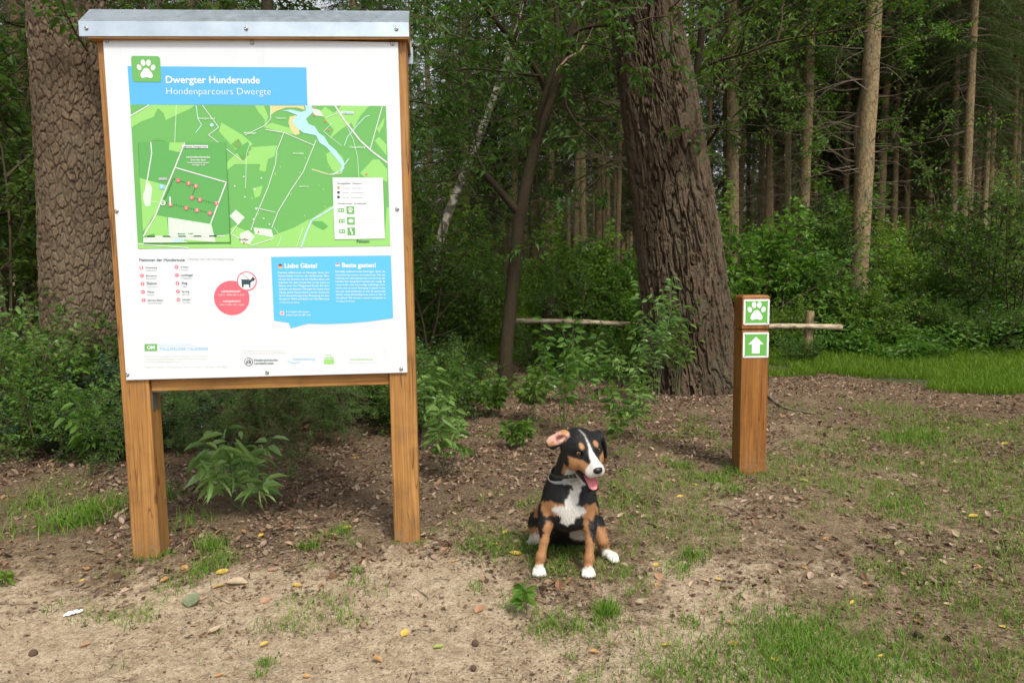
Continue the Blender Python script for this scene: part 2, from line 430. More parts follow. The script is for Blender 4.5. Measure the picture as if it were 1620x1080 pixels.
def screw_geo(c, axis_f, r=.006, h=.004):
    """a domed screw head with a slot; axis_f maps (x, y, out) to 3D"""
    g = Geo(); n = 16; rings = [(1, 0), (1.0, .35), (.86, .75), (.55, .97), (.3, .98), (.26, .6)]
    V = []
    for k, (a, b_) in enumerate(rings):
        for i in range(n):
            t = 2 * math.pi * i / n; V.append(axis_f(c[0] + r * a * math.cos(t), c[1] + r * a * math.sin(t), h * b_))
    V.append(axis_f(c[0], c[1], h * .55)); F = []
    for k in range(len(rings) - 1):
        for i in range(n): F.append([k * n + i, k * n + (i + 1) % n, (k + 1) * n + (i + 1) % n, (k + 1) * n + i])
    k = (len(rings) - 1) * n
    g.add(V, [np.array(F), np.array([[k + i, k + (i + 1) % n, len(V) - 1] for i in range(n)])], smooth=True); return g

# ------------------------------------------------------------------ the information board
BX, BY, BYAW, BW, BZ0, BZ1 = -1.6975, 2.9712, 0.0964, 1.2234, 0.8144, 2.2667
def info_board():
    root = empty("information_board", (BX, BY, 0), BYAW, "large wooden trail information board with a metal roof, white panel and green map", "information board")
    # local axes: x along the board, y away from the viewer, z up; panel front at y = 0
    T = .012
    for x0, x1, y1, z0 in ((-.030, .088, .128, -.06), (BW - .083, BW + .036, .122, -.06)):
        g = Geo(); bmesh_box(g, (x0, T, z0), (x1, y1, BZ1 + .02), .004); g.build("post", M_WOOD, root)
    g = Geo(); bmesh_box(g, (.0895, .03, BZ0 - .058), (BW - .0845, .098, BZ0 + .04), .003); g.build("crossbeam", M_WOODX, root)
    g = Geo(); bmesh_box(g, (.0895, .03, BZ1 - .10), (BW - .0845, .098, BZ1 + .01), .003); g.build("top_beam", M_WOODX, root)
    M_BACK = plain("panel_back", (.22, .2, .17), .7)
    # bracket: an L of thin galvanised steel under the crossbeam
    M_ZN = plain("zinc_bracket", (.30, .31, .31), .42, .85)
    g = Geo(); zb = BZ0 - .0585
    bmesh_box(g, (.0885, .035, zb - .085), (.0915, .092, zb), 0); bmesh_box(g, (.0915, .035, zb - .003), (.16, .092, zb), 0)
    br = g.build("corner_bracket", M_ZN, root)
    # panel
    m, nt, b = mat("panel_white"); n = noise(nt, coords(nt, "Object", (3, 1, .5)), 4, 5, .7); nt.links.new(ramp(nt, n, [(.22, (.60, .645, .66)), (.38, (.665, .705, .735)), (.7, (.68, .72, .75))]), b.inputs["Base Color"])
    b.inputs["Roughness"].default_value = .33; b.inputs["Specular IOR Level"].default_value = .35
    g = Geo(); bmesh_box(g, (0, 0, BZ0), (BW, T - .0015, BZ1), .001); panel = g.build("panel", m, root)
    corners = [(161, 60), (630, 66), (645, 590), (205, 600)]     # the panel in the photograph: lay its artwork out in the photograph's pixels
    H = []
    for (X, Y), (u, v) in zip(corners, ((0, BZ1), (BW, BZ1), (BW, BZ0), (0, BZ0))):
        H.append([X, Y, 1, 0, 0, 0, -u * X, -u * Y]); H.append([0, 0, 0, X, Y, 1, -v * X, -v * Y])
    hh = np.linalg.solve(np.array(H, float), np.array([0, BZ1, BW, BZ1, BW, BZ0, 0, BZ0], float)); hh = np.append(hh, 1).reshape(3, 3)
    def uv(X, Y):
        q = hh @ A(X, Y, 1); return q[0] / q[2], q[1] / q[2]
    fr = lambda x, y, l: (x, -l - .0004, y)
    PM = {}
    def ink(k, c, r=.35):
        PM[k] = plain("print_" + k, c, r, 0, .35)
    ink("blue", (.10, .43, .86)); ink("sky", (.11, .49, .93)); ink("green", (.145, .42, .11)); ink("dgreen", (.125, .40, .10)); ink("lgreen", (.29, .62, .165)); ink("pale", (.62, .80, .62))
    ink("white", (.76, .78, .78)); ink("water", (.42, .74, .88)); ink("heath", (.62, .60, .28)); ink("moor", (.48, .58, .30)); ink("red", (.90, .14, .18)); ink("ring", (.90, .16, .22))
    ink("slate", (.035, .07, .095)); ink("black", (.02, .02, .02)); ink("grey", (.42, .44, .45)); ink("lgrey", (.66, .68, .68)); ink("flagr", (.75, .04, .05)); ink("gold", (.9, .6, .05)); ink("navy", (.03, .05, .2))
    ink("tblue", (.22, .55, .82)); ink("tpale", (.55, .72, .80)); ink("mapshade", (.075, .24, .06)); ink("inset", (.115, .38, .10)); ink("teal", (.16, .50, .32)); ink("river", (.60, .84, .86)); ink("brown", (.40, .33, .12))
    keys = list(PM)
    class Sheet:
        def __init__(s): s.sh = []; s.tx = []
        def poly(s, pts, lay, k):
            q = [uv(*p) for p in pts]; s.sh.append((q, lay, keys.index(k))); return s
        def line(s, pts, w, lay, k, closed=False):
            P = [A(*uv(*p)) for p in pts]; w = w * .0026
            for a, b_ in zip(P[:-1], P[1:]):
                d = b_ - a; L = np.linalg.norm(d)
                if L < 1e-5: continue
                d = d / L; nn = A(-d[1], d[0]) * w / 2; a2 = a - d * w * .3; b2 = b_ + d * w * .3
                s.sh.append(([tuple(a2 - nn), tuple(b2 - nn), tuple(b2 + nn), tuple(a2 + nn)], lay, keys.index(k)))
            return s
        def disc(s, cx, cy, r, lay, k, n=26):
            u, v = uv(cx, cy); s.sh.append((circle(u, v, r * .00262, n), lay, keys.index(k))); return s
        def text(s, txt, x0, y, x1, lay, k, size=None, bold=.012, center=False, hpx=None):
            """lettering whose baseline runs from photo pixel (x0, y) to x1; hpx: cap height in pixels"""
            u0, v0 = uv(x0, y); u1, v1 = uv(x1, y); V, T = text_shapes(txt, 1.0, bold)
            if not len(T): return s
            x_lo, x_hi = V[:, 0].min(), V[:, 0].max(); sx = (u1 - u0) / (x_hi - x_lo); sy = sx if hpx is None else hpx * .00262 / .72
            V = np.stack([(V[:, 0] - x_lo) * sx + u0, V[:, 1] * sy + v0 + (V[:, 0] - x_lo) * sx * (v1 - v0) / (u1 - u0)], 1)
            s.tx.append((V, T, lay, keys.index(k))); return s
        def build(s, name):
            o = print_sheet(name, panel, s.sh, fr, [PM[k] for k in keys]) if s.sh else None
            if s.tx:
                g = Geo()
                if o:
                    me = o.data; V = np.array([v.co[:] for v in me.vertices]); F = np.array([p.vertices[:] for p in me.polygons]); mi = np.array([p.material_index for p in me.polygons])
                    g.add(V, F); g.m[-1] = mi; bpy.data.objects.remove(o)
                for V, T, lay, mi in s.tx:
                    g.add(np.stack([V[:, 0], np.full(len(V), -lay * .0005 - .0004), V[:, 1]], 1), T, mat=mi)
                o = g.build(name, [PM[k] for k in keys], panel)
            return o
    # title banner
    s = Sheet(); s.poly([(201, 107), (484, 107.5), (486, 167.5), (206, 168)], 1, "blue")
    s.text("Dwergter Hunderunde", 262, 133.5, 410.5, 2, "white", bold=.016); s.text("Hondenparcours Dwergte", 263, 151.5, 428, 2, "white", bold=-.012); s.build("title_banner")
    s = Sheet(); u0, v0 = uv(209.5, 132); u1, v1 = uv(252, 91)
    s.sh.append((rrect(u0, v0, u1, v1, .011), 3, keys.index("green"))); cu, cv = (u0 + u1) / 2, (v0 + v1) / 2
    s.sh += paw_shapes(cu, cv - .003, .078, 4, keys.index("white")); s.build("paw_emblem")
    # the map
    s = Sheet(); P = s.poly; Ln = s.line
    P([(206, 168), (611, 168.5), (618, 391), (221, 395.5)], 1, "green")
    for q in ([(207, 186), (239, 168.3), (309, 168.3), (300, 175), (280, 184), (262, 193), (259, 182), (250, 174), (243, 188), (222, 196), (208, 205)],
              [(540, 168.6), (584, 168.6), (570, 185), (560, 205), (556, 196), (540, 206), (522, 221), (528, 207), (517, 194), (506, 178), (514, 170), (528, 180)],
              [(420, 200), (424, 187), (417, 169), (402, 168.4), (409, 180), (419, 192), (418, 204), (449, 212), (470, 216), (466, 206), (446, 201), (430, 196)],
              [(350, 196), (384, 216), (400, 230), (384, 246), (364, 230), (346, 210)], [(366, 230), (377, 222), (394, 246), (384, 258)],
              [(384, 236), (438, 232), (434, 250), (424, 254), (420, 274), (410, 272), (412, 262), (392, 262), (372, 262), (356, 274), (360, 258)],
              [(516, 245), (518, 258), (526, 272), (534, 276), (546, 262), (542, 250), (528, 238)],
              [(570, 276), (590, 254), (600, 254), (613, 270), (613, 290), (597, 283), (577, 282)], [(593, 224), (612, 248), (612, 230), (600, 218)],
              [(600, 200), (609, 186), (607, 200), (600, 212), (596, 206)],
              [(362, 366), (372, 359), (402, 372), (434, 374), (466, 362), (487, 350), (494, 348), (520, 330), (540, 322), (528, 345), (529, 380), (609, 380), (612, 330), (616, 330), (618, 391), (365, 394)],
              [(222, 395), (221, 386), (366, 386), (366, 394)], [(400, 300), (416, 296), (412, 312), (404, 316)]):
        P(q, 2, "lgreen")
    for q in ([(489, 352), (510, 352), (520, 360), (512, 366), (500, 360)], [(262, 226), (250, 220), (240, 225)], [(372, 240), (392, 226), (398, 238), (382, 252)]): P(q, 3, "dgreen")
    P([(427, 169), (480, 169), (482, 176), (470, 172), (452, 172), (436, 178), (428, 184)], 3, "heath"); P([(458, 186), (468, 184), (472, 196), (474, 214), (466, 216), (459, 206), (456, 196)], 3, "heath")
    P([(482, 168.6), (493, 168.6), (494, 180), (484, 190), (488, 198), (498, 202), (504, 212), (513, 218), (520, 230), (532, 240), (544, 258), (545, 268), (538, 276), (541, 264), (530, 250), (516, 234), (506, 228), (500, 216), (480, 212), (470, 204), (462, 194), (470, 184), (455, 178), (446, 177), (460, 175), (476, 179), (484, 176)], 4, "water")
    Ln([(520, 232), (536, 250), (544, 262), (540, 276), (520, 278), (494, 270)], 2.6, 3, "moor"); Ln([(477, 393), (486, 368), (494, 350), (512, 340), (530, 328)], 3.6, 3, "moor"); Ln([(477, 393), (486, 368), (494, 350), (512, 340), (528, 330)], 2, 4, "water")
    Ln([(552, 253), (538, 272), (526, 278)], 1.2, 4, "river"); Ln([(585, 184), (578, 186), (565, 200), (550, 218), (545, 232)], 1, 4, "river"); Ln([(310, 169), (313, 190), (319, 200), (310, 212)], 1, 4, "river"); P(circle(335, 200, 3, 8), 4, "water")
    for q, w in (([(530, 168.7), (546, 193), (570, 224), (590, 242), (613, 259)], 2.4), ([(207, 186), (236, 169)], 1.6), ([(279, 169), (277, 228)], .9), ([(420, 207), (450, 212), (497, 232)], 1.1), ([(449, 212), (438, 240), (436, 262), (424, 300), (404, 348), (398, 366)], 1), ([(500, 224), (480, 274), (460, 304), (440, 338), (431, 362)], 1.1),
                 ([(388, 216), (420, 200), (428, 190), (428, 169)], 1), ([(320, 169), (346, 204), (330, 216), (384, 258)], 1), ([(405, 331), (436, 338)], 1), ([(396, 228), (390, 246), (389, 300)], .8), ([(605, 170), (586, 238)], 1.2), ([(549, 202), (558, 220), (566, 250), (568, 282)], .8), ([(516, 188), (530, 182), (546, 176)], .9), ([(222, 388), (300, 394)], 1.2), ([(386, 345), (366, 372), (400, 390), (432, 380)], 1.1), ([(434, 362), (446, 378), (440, 392)], .8), ([(480, 362), (470, 392)], .8), ([(540, 232), (512, 210), (525, 197)], .8)):
        Ln(q, w, 5, "pale" if w < 1 else "white")
    P([(364, 344), (374, 334), (388, 346), (378, 358)], 3, "pale"); P([(402, 362), (430, 365), (434, 378), (404, 372)], 3, "pale"); P([(494, 172), (506, 176), (512, 186), (498, 184), (494, 178)], 3, "pale"); P([(380, 372), (394, 366), (404, 376), (396, 388), (382, 386)], 3, "pale")
    for q in ((497, 172), (497, 184), (514, 193), (520, 207), (410, 369), (388, 380), (387, 386), (580, 277)): s.disc(q[0], q[1], 1.6, 6, "red", 10)
    for q in ((414, 284), (404, 302), (388, 314), (372, 297), (386, 282), (406, 333), (402, 349), (418, 348), (427, 357), (384, 373)): s.disc(q[0], q[1], 1.3, 6, "white", 8)
    P([(540, 178), (560, 178), (560, 181.5), (540, 181.5)], 6, "white"); s.text("Friesoythe", 542, 180.9, 558, 7, "tblue")
    for t, x, y, w in (("Dwergter Sand", 314, 191, 26), ("Cloppenburg", 553, 236, 25), ("Staatsforst", 474, 298, 15), ("Petersfeld", 464, 246, 16), ("Talsperre", 436, 190, 16), ("Molberger", 386, 214, 20), ("Dwergte", 380, 382, 14), ("Peheim", 565, 386, 20)):
        s.text(t, x, y, x + w, 6, "pale" if t not in ("Dwergte", "Peheim") else "slate")
    for k in range(26):     # small clearings drawn on the map
        r_ = np.random.default_rng(k + 900); cx, cy = r_.uniform(380, 520), r_.uniform(240, 350); P([(cx, cy), (cx + r_.uniform(1, 4), cy - r_.uniform(-2, 3)), (cx + r_.uniform(0, 3), cy + r_.uniform(2, 5))], 3, "lgreen")
    s.build("forest_map")
    # inset map with its drop shadow band printed at the edge
    s = Sheet(); P = s.poly; Ln = s.line; L0 = 7
    P([(219, 228.5), (357.5, 228), (367, 386.5), (231, 388)], L0, "mapshade"); P([(220, 228), (357, 228), (365, 385), (230, 386)], L0 + 1, "inset")
    for q in ([(269, 228.2), (292, 228), (285, 244), (268, 240)], [(223, 284), (236, 288), (266, 296), (258, 320), (249, 345), (229, 368), (226, 320)], [(232, 366), (246, 342), (266, 346), (268, 362), (270, 378), (250, 376), (246, 372), (230, 376)], [(270, 380), (342, 377), (364, 372), (365, 385), (300, 385)]):
        P(q, L0 + 2, "lgreen")
    P([(237, 289), (243, 300), (240, 328), (233, 329), (230, 322), (229, 310)], L0 + 3, "pale"); P([(268, 346), (336, 357), (343, 385), (270, 379)], L0 + 3, "pale"); P([(230, 378), (268, 376), (300, 385.5), (230, 386)], L0 + 3, "pale"); P([(276, 381), (294, 380), (292, 384), (278, 384.5)], L0 + 4, "water")
    Ln([(240, 228.5), (241.5, 246), (233, 300), (229.5, 318)], 1.6, L0 + 4, "white"); Ln([(293, 229), (278, 268), (258, 318), (250, 340), (230, 376)], 1.8, L0 + 4, "white"); Ln([(279, 268), (359, 291), (335, 356)], 1.8, L0 + 4, "white")
    for a, b_ in (((276, 350), (284, 374)), ((290, 350), (288, 372)), ((304, 352), (298, 374)), ((310, 364), (336, 366)), ((320, 356), (326, 382))): Ln([a, b_], .7, L0 + 4, "white")
    def dots(a, b_, n, k="black"):
        for i in range(n): t = (i + .5) / n; s.disc(a[0] + (b_[0] - a[0]) * t, a[1] + (b_[1] - a[1]) * t, .75, L0 + 5, k, 8)
    dots((262, 319), (276, 285), 13); dots((276, 285), (312, 297), 10); dots((311, 297), (305, 315), 5); dots((305, 315), (344, 325), 11); dots((264, 323), (341, 341), 20); dots((345, 326), (340, 341), 6, "white")
    for i, q in enumerate(((272, 326), (296.5, 331.5), (313.5, 335), (333.5, 339.5), (344, 324), (318, 318.5), (305.5, 315.5), (311.5, 297), (300, 293), (283.5, 288))):
        s.disc(q[0], q[1], 3.3, L0 + 6, "red", 16); s.text(str(i + 1), q[0] - 1.2, q[1] + 1.5, q[0] + 1.2, L0 + 7, "white")
    s.disc(260, 323.5, 4.4, L0 + 6, "white", 18); u, v = uv(260, 323.5); s.sh += paw_shapes(u, v, .017, L0 + 7, keys.index("green"))
    P([(253, 284), (266, 283.5), (266.5, 287.5), (253, 288)], L0 + 5, "grey"); P([(254, 295), (262, 295), (262.5, 302), (254.5, 302)], L0 + 5, "tblue"); s.text("P", 256.5, 300.6, 260, L0 + 6, "white")
    P([(289, 232.5), (329.5, 232.5), (329.8, 237), (289, 237)], L0 + 5, "white"); s.text("Jagdhütte Dwergter Sand", 291, 236, 328, L0 + 6, "slate")
    s.text("Landschaftserlebnispfad", 296, 252.5, 333, L0 + 5, "white", bold=.02); s.text("Dwergter Sand", 303, 257, 326, L0 + 5, "white", bold=.02); s.text("Landschapsbelevingspad", 298, 261, 332, L0 + 5, "white"); s.text("Dwergter Sand", 305, 264.6, 325, L0 + 5, "white")
    for k in range(10): x = 236 + k * 12.1; P([(x, 375.5 - k * .1), (x + 12.1, 375.4 - k * .1), (x + 12.1, 377 - k * .1), (x, 377.1 - k * .1)], L0 + 5, "black" if k % 2 == 0 else "white")
    s.text("Maßstab 1 : 5.000", 284, 373, 308, L0 + 5, "slate"); s.text("Dwergte", 242, 322, 251, L0 + 5, "white"); s.build("inset_map")
    # legend
    s = Sheet(); P = s.poly; P([(526.5, 283), (606, 283), (609.5, 379.5), (530, 380.5)], 7, "white")
    s.text("Übungsplätze · Fietspunt", 533.5, 293.5, 573, 8, "slate", bold=.01); s.text("Wanderrouten · Wandelpaden", 534.5, 325.3, 581, 8, "slate", bold=.01)
    for y, c, t, w in ((299, "brown", "Erlebnispfad · Belevingspad", 32), (306.5, "slate", "Infotafel · Informatiebord", 36), (314, "slate", "Parkplatz · Parkeerplaats", 33)):
        (s.disc(536, y, 2.3, 8, c, 14) if c == "brown" else P([(534, y - 2), (538, y - 2), (538, y + 2), (534, y + 2)], 8, c)); s.text(t, 541, y + 1.5, 541 + w, 8, "grey")
    for k, (y, t) in enumerate(((334.5, ("Dwergter Hunderunde",)), (351.5, ("Naturlehrpfad Dwergter", "Natuurleerpad Dwergte")), (368, ("Kulturlehrpfad und Route", "Cultuurpad Dwergte")))):
        x = 548.5 + k * .8; P([(x, y - 6), (x + 12.3, y - 6), (x + 12.6, y + 6), (x + .3, y + 6)], 8, "green"); P([(x - 13, y - 3), (x - 3.6, y - 3), (x - 3.4, y + 3), (x - 12.8, y + 3)], 8, "green"); P([(x - 11, y - 1.6), (x - 8.5, y - 1.6), (x - 8.5, y + 1.6), (x - 11, y + 1.6)], 9, "pale"); P([(x - 6.6, y - 1.6), (x - 5, y - 1.6), (x - 5, y + 1.6), (x - 6.6, y + 1.6)], 9, "pale")
        u, v = uv(x + 6.4, y)
        if k == 0: s.sh += paw_shapes(u, v, .023, 9, keys.index("white"))
        elif k == 1: P([(x + 2, y - 1), (x + 4, y - 2), (x + 5, y - 4), (x + 6.5, y - 1.6), (x + 8, y - 4), (x + 9, y - 2), (x + 11, y - 1), (x + 9, y + 3), (x + 4, y + 3)], 9, "white")
        else: P([(x + 4, y - 5), (x + 7, y - 4), (x + 6.4, y - 1), (x + 9, y + 1), (x + 8.6, y + 5), (x + 6.6, y + 5), (x + 6.6, y + 1.6), (x + 4, y - 1)], 9, "white")
        for i, tt in enumerate(t): s.text(tt, x + 16, y + 1.6 - (len(t) - 1) * 2.3 + i * 4.6, x + 16 + (29 if k == 0 else 36 - 4 * i), 8, "lgrey")
    s.build("map_legend")
    # stations
    s = Sheet(); s.text("Stationen der Hunderoute", 223, 415, 294.5, 1, "slate", bold=.015); s.text("Haltes van de hondenroute", 299.5, 413.6, 371.5, 1, "grey", bold=-.006)
    st = (("Leinenzwang", "Leiband aan", 18), ("Baumstamm", "Boomstam", 17), ("Slalom", "Door de palen", 16), ("Wippe", "Wipwap", 11), ("Balancier-Balken", "Evenwichtsbalk", 24), ("A-Wand", "A-wand", 12), ("Laufstegel", "Loopplank", 18), ("Steg", "Steiger", 9), ("Sprung", "Sprong", 11), ("Hürden", "Horden", 12))
    for i, (a, b_, w) in enumerate(st):
        c, r_ = divmod(i, 5); x = 226.7 + r_ * 1 if c == 0 else 281.5 + r_ * .9; y = (424.6 if c == 0 else 423.9) + r_ * 12.75
        s.disc(x, y, 3.1, 1, "ring", 18); s.text(str(i + 1), x - 1.1, y + 1.6, x + 1.1 + (1 if i == 9 else 0), 2, "white"); s.text(a, x + 6.5, y + 1.4, x + 6.5 + w, 1, "slate", bold=.01); s.text(b_, x + 6.7, y + 5.6, x + 6.7 + w * .96, 1, "grey")
    s.build("station_list")
    # lead notice
    s = Sheet(); u, v = uv(368.5, 472.5); s.sh.append((circle(u, v, .0755, 48), 1, keys.index("red")))
    for t, y, x0, x1, b_ in (("LEINENPFLICHT", 463.8, 352.5, 382.5, .02), ("VOM 1. APRIL BIS 15. JULI", 468.9, 347.5, 388, 0), ("AANLIJNPLICHT", 479, 354.5, 383, .02), ("VAN 1 APRIL TOT 15 JULI", 484.2, 350, 388, 0)): s.text(t, x0, y, x1, 2, "white", bold=b_)
    u, v = uv(392, 446.2); s.sh.append((circle(u, v, .0425, 40), 2, keys.index("ring"))); s.sh.append((circle(u, v, .0375, 40), 3, keys.index("white")))
    s.poly([(384, 443.5), (394, 443.5), (397, 445), (401, 440), (402.3, 438.6), (403, 441.5), (405, 442.2), (403.6, 445.5), (400, 446.6), (397.8, 449), (397.8, 456), (395.8, 456), (395.4, 451.4), (387.6, 451.4), (386.6, 456), (384.8, 456), (383.8, 449)], 4, "slate")
    s.line([(384.4, 434.2), (397.5, 445)], .55, 5, "slate"); s.line([(382.8, 443), (384.2, 445)], .8, 4, "slate"); s.build("lead_notice")
    # blue speech bubble
    s = Sheet(); s.poly([(429.7, 408.2), (619, 406), (622.7, 504.5), (586, 509.5), (556, 512.2), (520, 513.5), (489, 512.8), (461.3, 520), (458, 511.5), (435, 508)], 1, "sky")
    s.text("Liebe Gäste!", 451.3, 425.4, 502.5, 2, "white", bold=.028); s.text("Beste gasten!", 541.7, 424.6, 595.3, 2, "white", bold=.028)
    de = ["Herzlich willkommen im Dwergter Sand, dem", "Naturerlebnis rund um die Hunderunde. Bitte", "nehmen Sie Rücksicht auf alle Waldbewohner und", "beachten Sie, dass Hunde hier an der Leine zu", "führen sind. Am Wegesrand finden Sie zehn", "einfache und kleinere Übungen für Ihren Hund", "Übung, einem Naturerlebnis und der Spielrunde", "durch abwechslungsreiche Bewegung mit dem", "Hunde im Wald und Spaß und viele Momente", "im Naturpark gemeinsam."]
    nl = ["Hartelijk welkom in het Dwergter Zand, de", "natuurbeleving rondom de hondenroute. Hou aub", "rekening met alle bosbewoners en let erop dat", "honden hier aangelijnd moeten zijn. Langs de", "route vindt u tien eenvoudige oefeningen voor", "samen met uw hond. Beweging en plezier in het", "bos, een natuurbelevenis en ook de speelronde", "bieden volop afwisseling voor mens en dier in", "het gebied. Wij wensen u samen veel plezier in", "de natuur en bossen."]
    for i in range(10):
        s.text(de[i], 441 + i * .25, 434.3 + i * 5.15, (521.5 if i < 9 else 475) + (.1 * i), 2, "white"); s.text(nl[i], 531 + i * .2, 432.7 + i * 5.15, (610 if i < 9 else 562) + (.1 * i), 2, "white")
    s.text("Für English information", 454.5, 495.6, 490.5, 2, "white"); s.text("please scan the QR code", 454.8, 500.4, 493, 2, "white")
    for x, y, ks in ((444.5, 422.8, ("black", "red", "gold")), (534.5, 421.5, ("red", "white", "tblue"))):
        u, v = uv(x, y); r_ = .0095
        for i, k in enumerate(ks):
            y0, y1 = 1 - i * 2 / 3, 1 - (i + 1) * 2 / 3; a0, a1 = math.asin(y1), math.asin(y0); pts = [(u + r_ * math.cos(a), v + r_ * math.sin(a)) for a in np.linspace(a0, a1, 7)] + [(u - r_ * math.cos(a), v + r_ * math.sin(a)) for a in np.linspace(a1, a0, 7)]
            s.sh.append((pts, 2, keys.index(k)))
    s.disc(447.7, 496.6, 3.8, 2, "white", 20); s.line([(444.2, 496.6), (451.2, 496.6)], 1.3, 3, "red"); s.line([(447.7, 493), (447.7, 500.2)], 1.3, 3, "red"); s.build("speech_bubble")
    # footer
    s = Sheet(); s.poly([(233, 544), (252.6, 543.8), (252.8, 554.6), (233.3, 554.8)], 1, "green"); s.text("OM", 237, 551.8, 249.3, 2, "white", bold=.05)
    s.text("ERHOLUNGSGEBIET", 256, 547, 312, 1, "tpale", bold=-.008); s.text("THÜLSFELDER TALSPERRE", 256, 553.8, 332, 1, "tblue", bold=.005)
    for i, (t, w) in enumerate((("Mit freundlicher Unterstützung der Gemeinde Molbergen und des Landkreises", 98), ("Cloppenburg. Das Erholungsgebiet Thülsfelder Talsperre im Naturpark", 98), ("www.thuelsfelder-talsperre.de", 56))): s.text(t, 233.5 + i * .4, 563.8 + i * 4.3, 233.5 + w, 1, "lgrey")
    s.text("Cappeln   Emstek   Cloppenburg   Garrel   Lindern   Löningen   Molbergen", 234, 580.5, 364, 1, "lgrey"); s.build("tourism_logo")
    s = Sheet(); s.text("Ein Projekt im Rahmen der Kooperation mit", 387, 555.8, 453, 1, "lgrey"); s.text("Een project in samenwerking met partners", 387.5, 559.4, 455, 1, "lgrey")
    u, v = uv(395.7, 572.2); s.sh.append((circle(u, v, .0185, 32), 1, keys.index("slate"))); s.sh.append((circle(u, v, .0157, 32), 2, keys.index("white")))
    for dx, h_ in ((-3.4, 4), (-1.2, 6.4), (1.2, 6.8), (3.2, 5)): s.poly([(395.7 + dx - .75, 575.4), (395.7 + dx - .6, 575.4 - h_), (395.7 + dx + .1, 575.4 - h_ - 1), (395.7 + dx + .75, 575.4 - h_), (395.7 + dx + .75, 575.4)], 3, "slate")
    s.text("Niedersächsische", 404, 571.2, 441, 1, "slate"); s.text("Landesforsten", 404.2, 576.2, 435, 1, "slate"); s.build("forestry_logo")
    s = Sheet(); s.text("Soesteniederung", 464.5, 569.6, 499.3, 1, "tblue", bold=.005); s.line([(457, 571), (463, 574.3), (470, 574.7), (476, 572)], 1, 1, "tblue"); s.build("river_valley_logo")
    s = Sheet(); s.poly([(513.8, 569), (529.5, 568.8), (529.8, 575.8), (514, 576)], 1, "lgreen"); s.text("Landal", 514, 567.6, 529, 1, "lgreen"); s.line([(517, 562.6), (522, 561.4), (525, 562.4)], .9, 1, "lgreen"); s.build("park_logo")
    s = Sheet(); s.text("www.naturpark-om.de", 554.5, 570, 590, 1, "lgreen"); s.text("Mehr Informationen zum Naturpark", 553, 575, 600, 1, "lgrey")
    s.line([(583, 563.5), (588, 558.5), (594, 557), (600, 559)], .6, 1, "lgrey"); s.line([(375, 552), (375.6, 578)], .35, 1, "lgrey"); s.line([(541.5, 552), (542, 577)], .35, 1, "lgrey"); s.build("web_address")
    # screws
    for X, Y in ((168, 67), (397.5, 68.5), (621, 68.5), (187, 336), (629, 332.5), (207, 591), (425, 588.5), (635.5, 584)):
        screw_geo(uv(X, Y), lambda x, y, l: (x, -l - .0002, y), .0085, .006).build("screw", M_SCREW, root)
    # roof: folded sheet metal over a wooden gable block
    m, nt, b = mat("roof_zinc_sky_tint"); v = coords(nt, "Object", (1, 1, 1)); n = noise(nt, v, 9, 4, .6); nt.links.new(ramp(nt, n, [(.3, (.46, .54, .60)), (.7, (.60, .68, .74))]), b.inputs["Base Color"])  # zinc's base colour is tinted blue to stand in for the reflected sky
    b.inputs["Metallic"].default_value = .75; nt.links.new(ramp(nt, noise(nt, v, 30, 3), [(.3, .26), (.7, .42)]), b.inputs["Roughness"])
    xa, xb = -.080, BW + .050; YF, YB, HF, HR = -.025, .205, .060, .085; YR = .078
    zf = lambda x: BZ1 - .008 + .024 * (x - xa) / (xb - xa)
    g = Geo(); t = .0022; prof = [(YF, 0), (YF, HF), (YR, HF + HR), (YB, HF), (YB, 0)]; inner = [(YF + t, 0), (YF + t, HF - t), (YR, HF + HR - 1.6 * t), (YB - t, HF - t), (YB - t, 0)]
    P2 = prof + inner[::-1]; n = len(P2); V = [(xx, y, zf(xx) + z) for xx in (xa, xb) for y, z in P2]
    F = [[i, (i + 1) % n, n + (i + 1) % n, n + i] for i in range(n)]; caps = []
    for o_, rev in ((0, 0), (n, 1)):
        for i in range(4): q = [i, i + 1, n - 2 - i, n - 1 - i]; caps.append([o_ + k for k in (q if rev else q[::-1])])
    g.add(V, np.array(F + caps)); roof = g.build("roof", m, root)
    g = Geo(); y0, y1 = YF + .0035, YB - .004; pr = [(y0, -.007), (y0, HF - .006), (YR, HF + HR - .010), (y1, HF - .006), (y1, -.007)]
    V = [(xx, y, zf(xx) + z) for xx in (xa + .03, xb - .004) for y, z in pr]; F4 = [[i, (i + 1) % 5, 5 + (i + 1) % 5, 5 + i] for i in range(5)]
    g.add(V, [np.array(F4), np.array([[4, 3, 2, 1, 0], [5, 6, 7, 8, 9]])]); g.build("roof_board", M_WOODX, root)
    g = Geo(); bmesh_box(g, (xb - .06, YB + .001, zf(xb) - .045), (xb + .006, YB + .0035, zf(xb) + .03), 0); g.build("flashing", m, roof)
    for X in (149, 390.5, 625):
        u = uv(X, 62)[0] + (-.020 if X < 200 else .002 if X < 500 else .010)
        screw_geo((u, zf(u) + .031), lambda x, y, l: (x, YF - .0001 - l, y), .0085, .006).build("screw", M_SCREW, roof)
info_board()

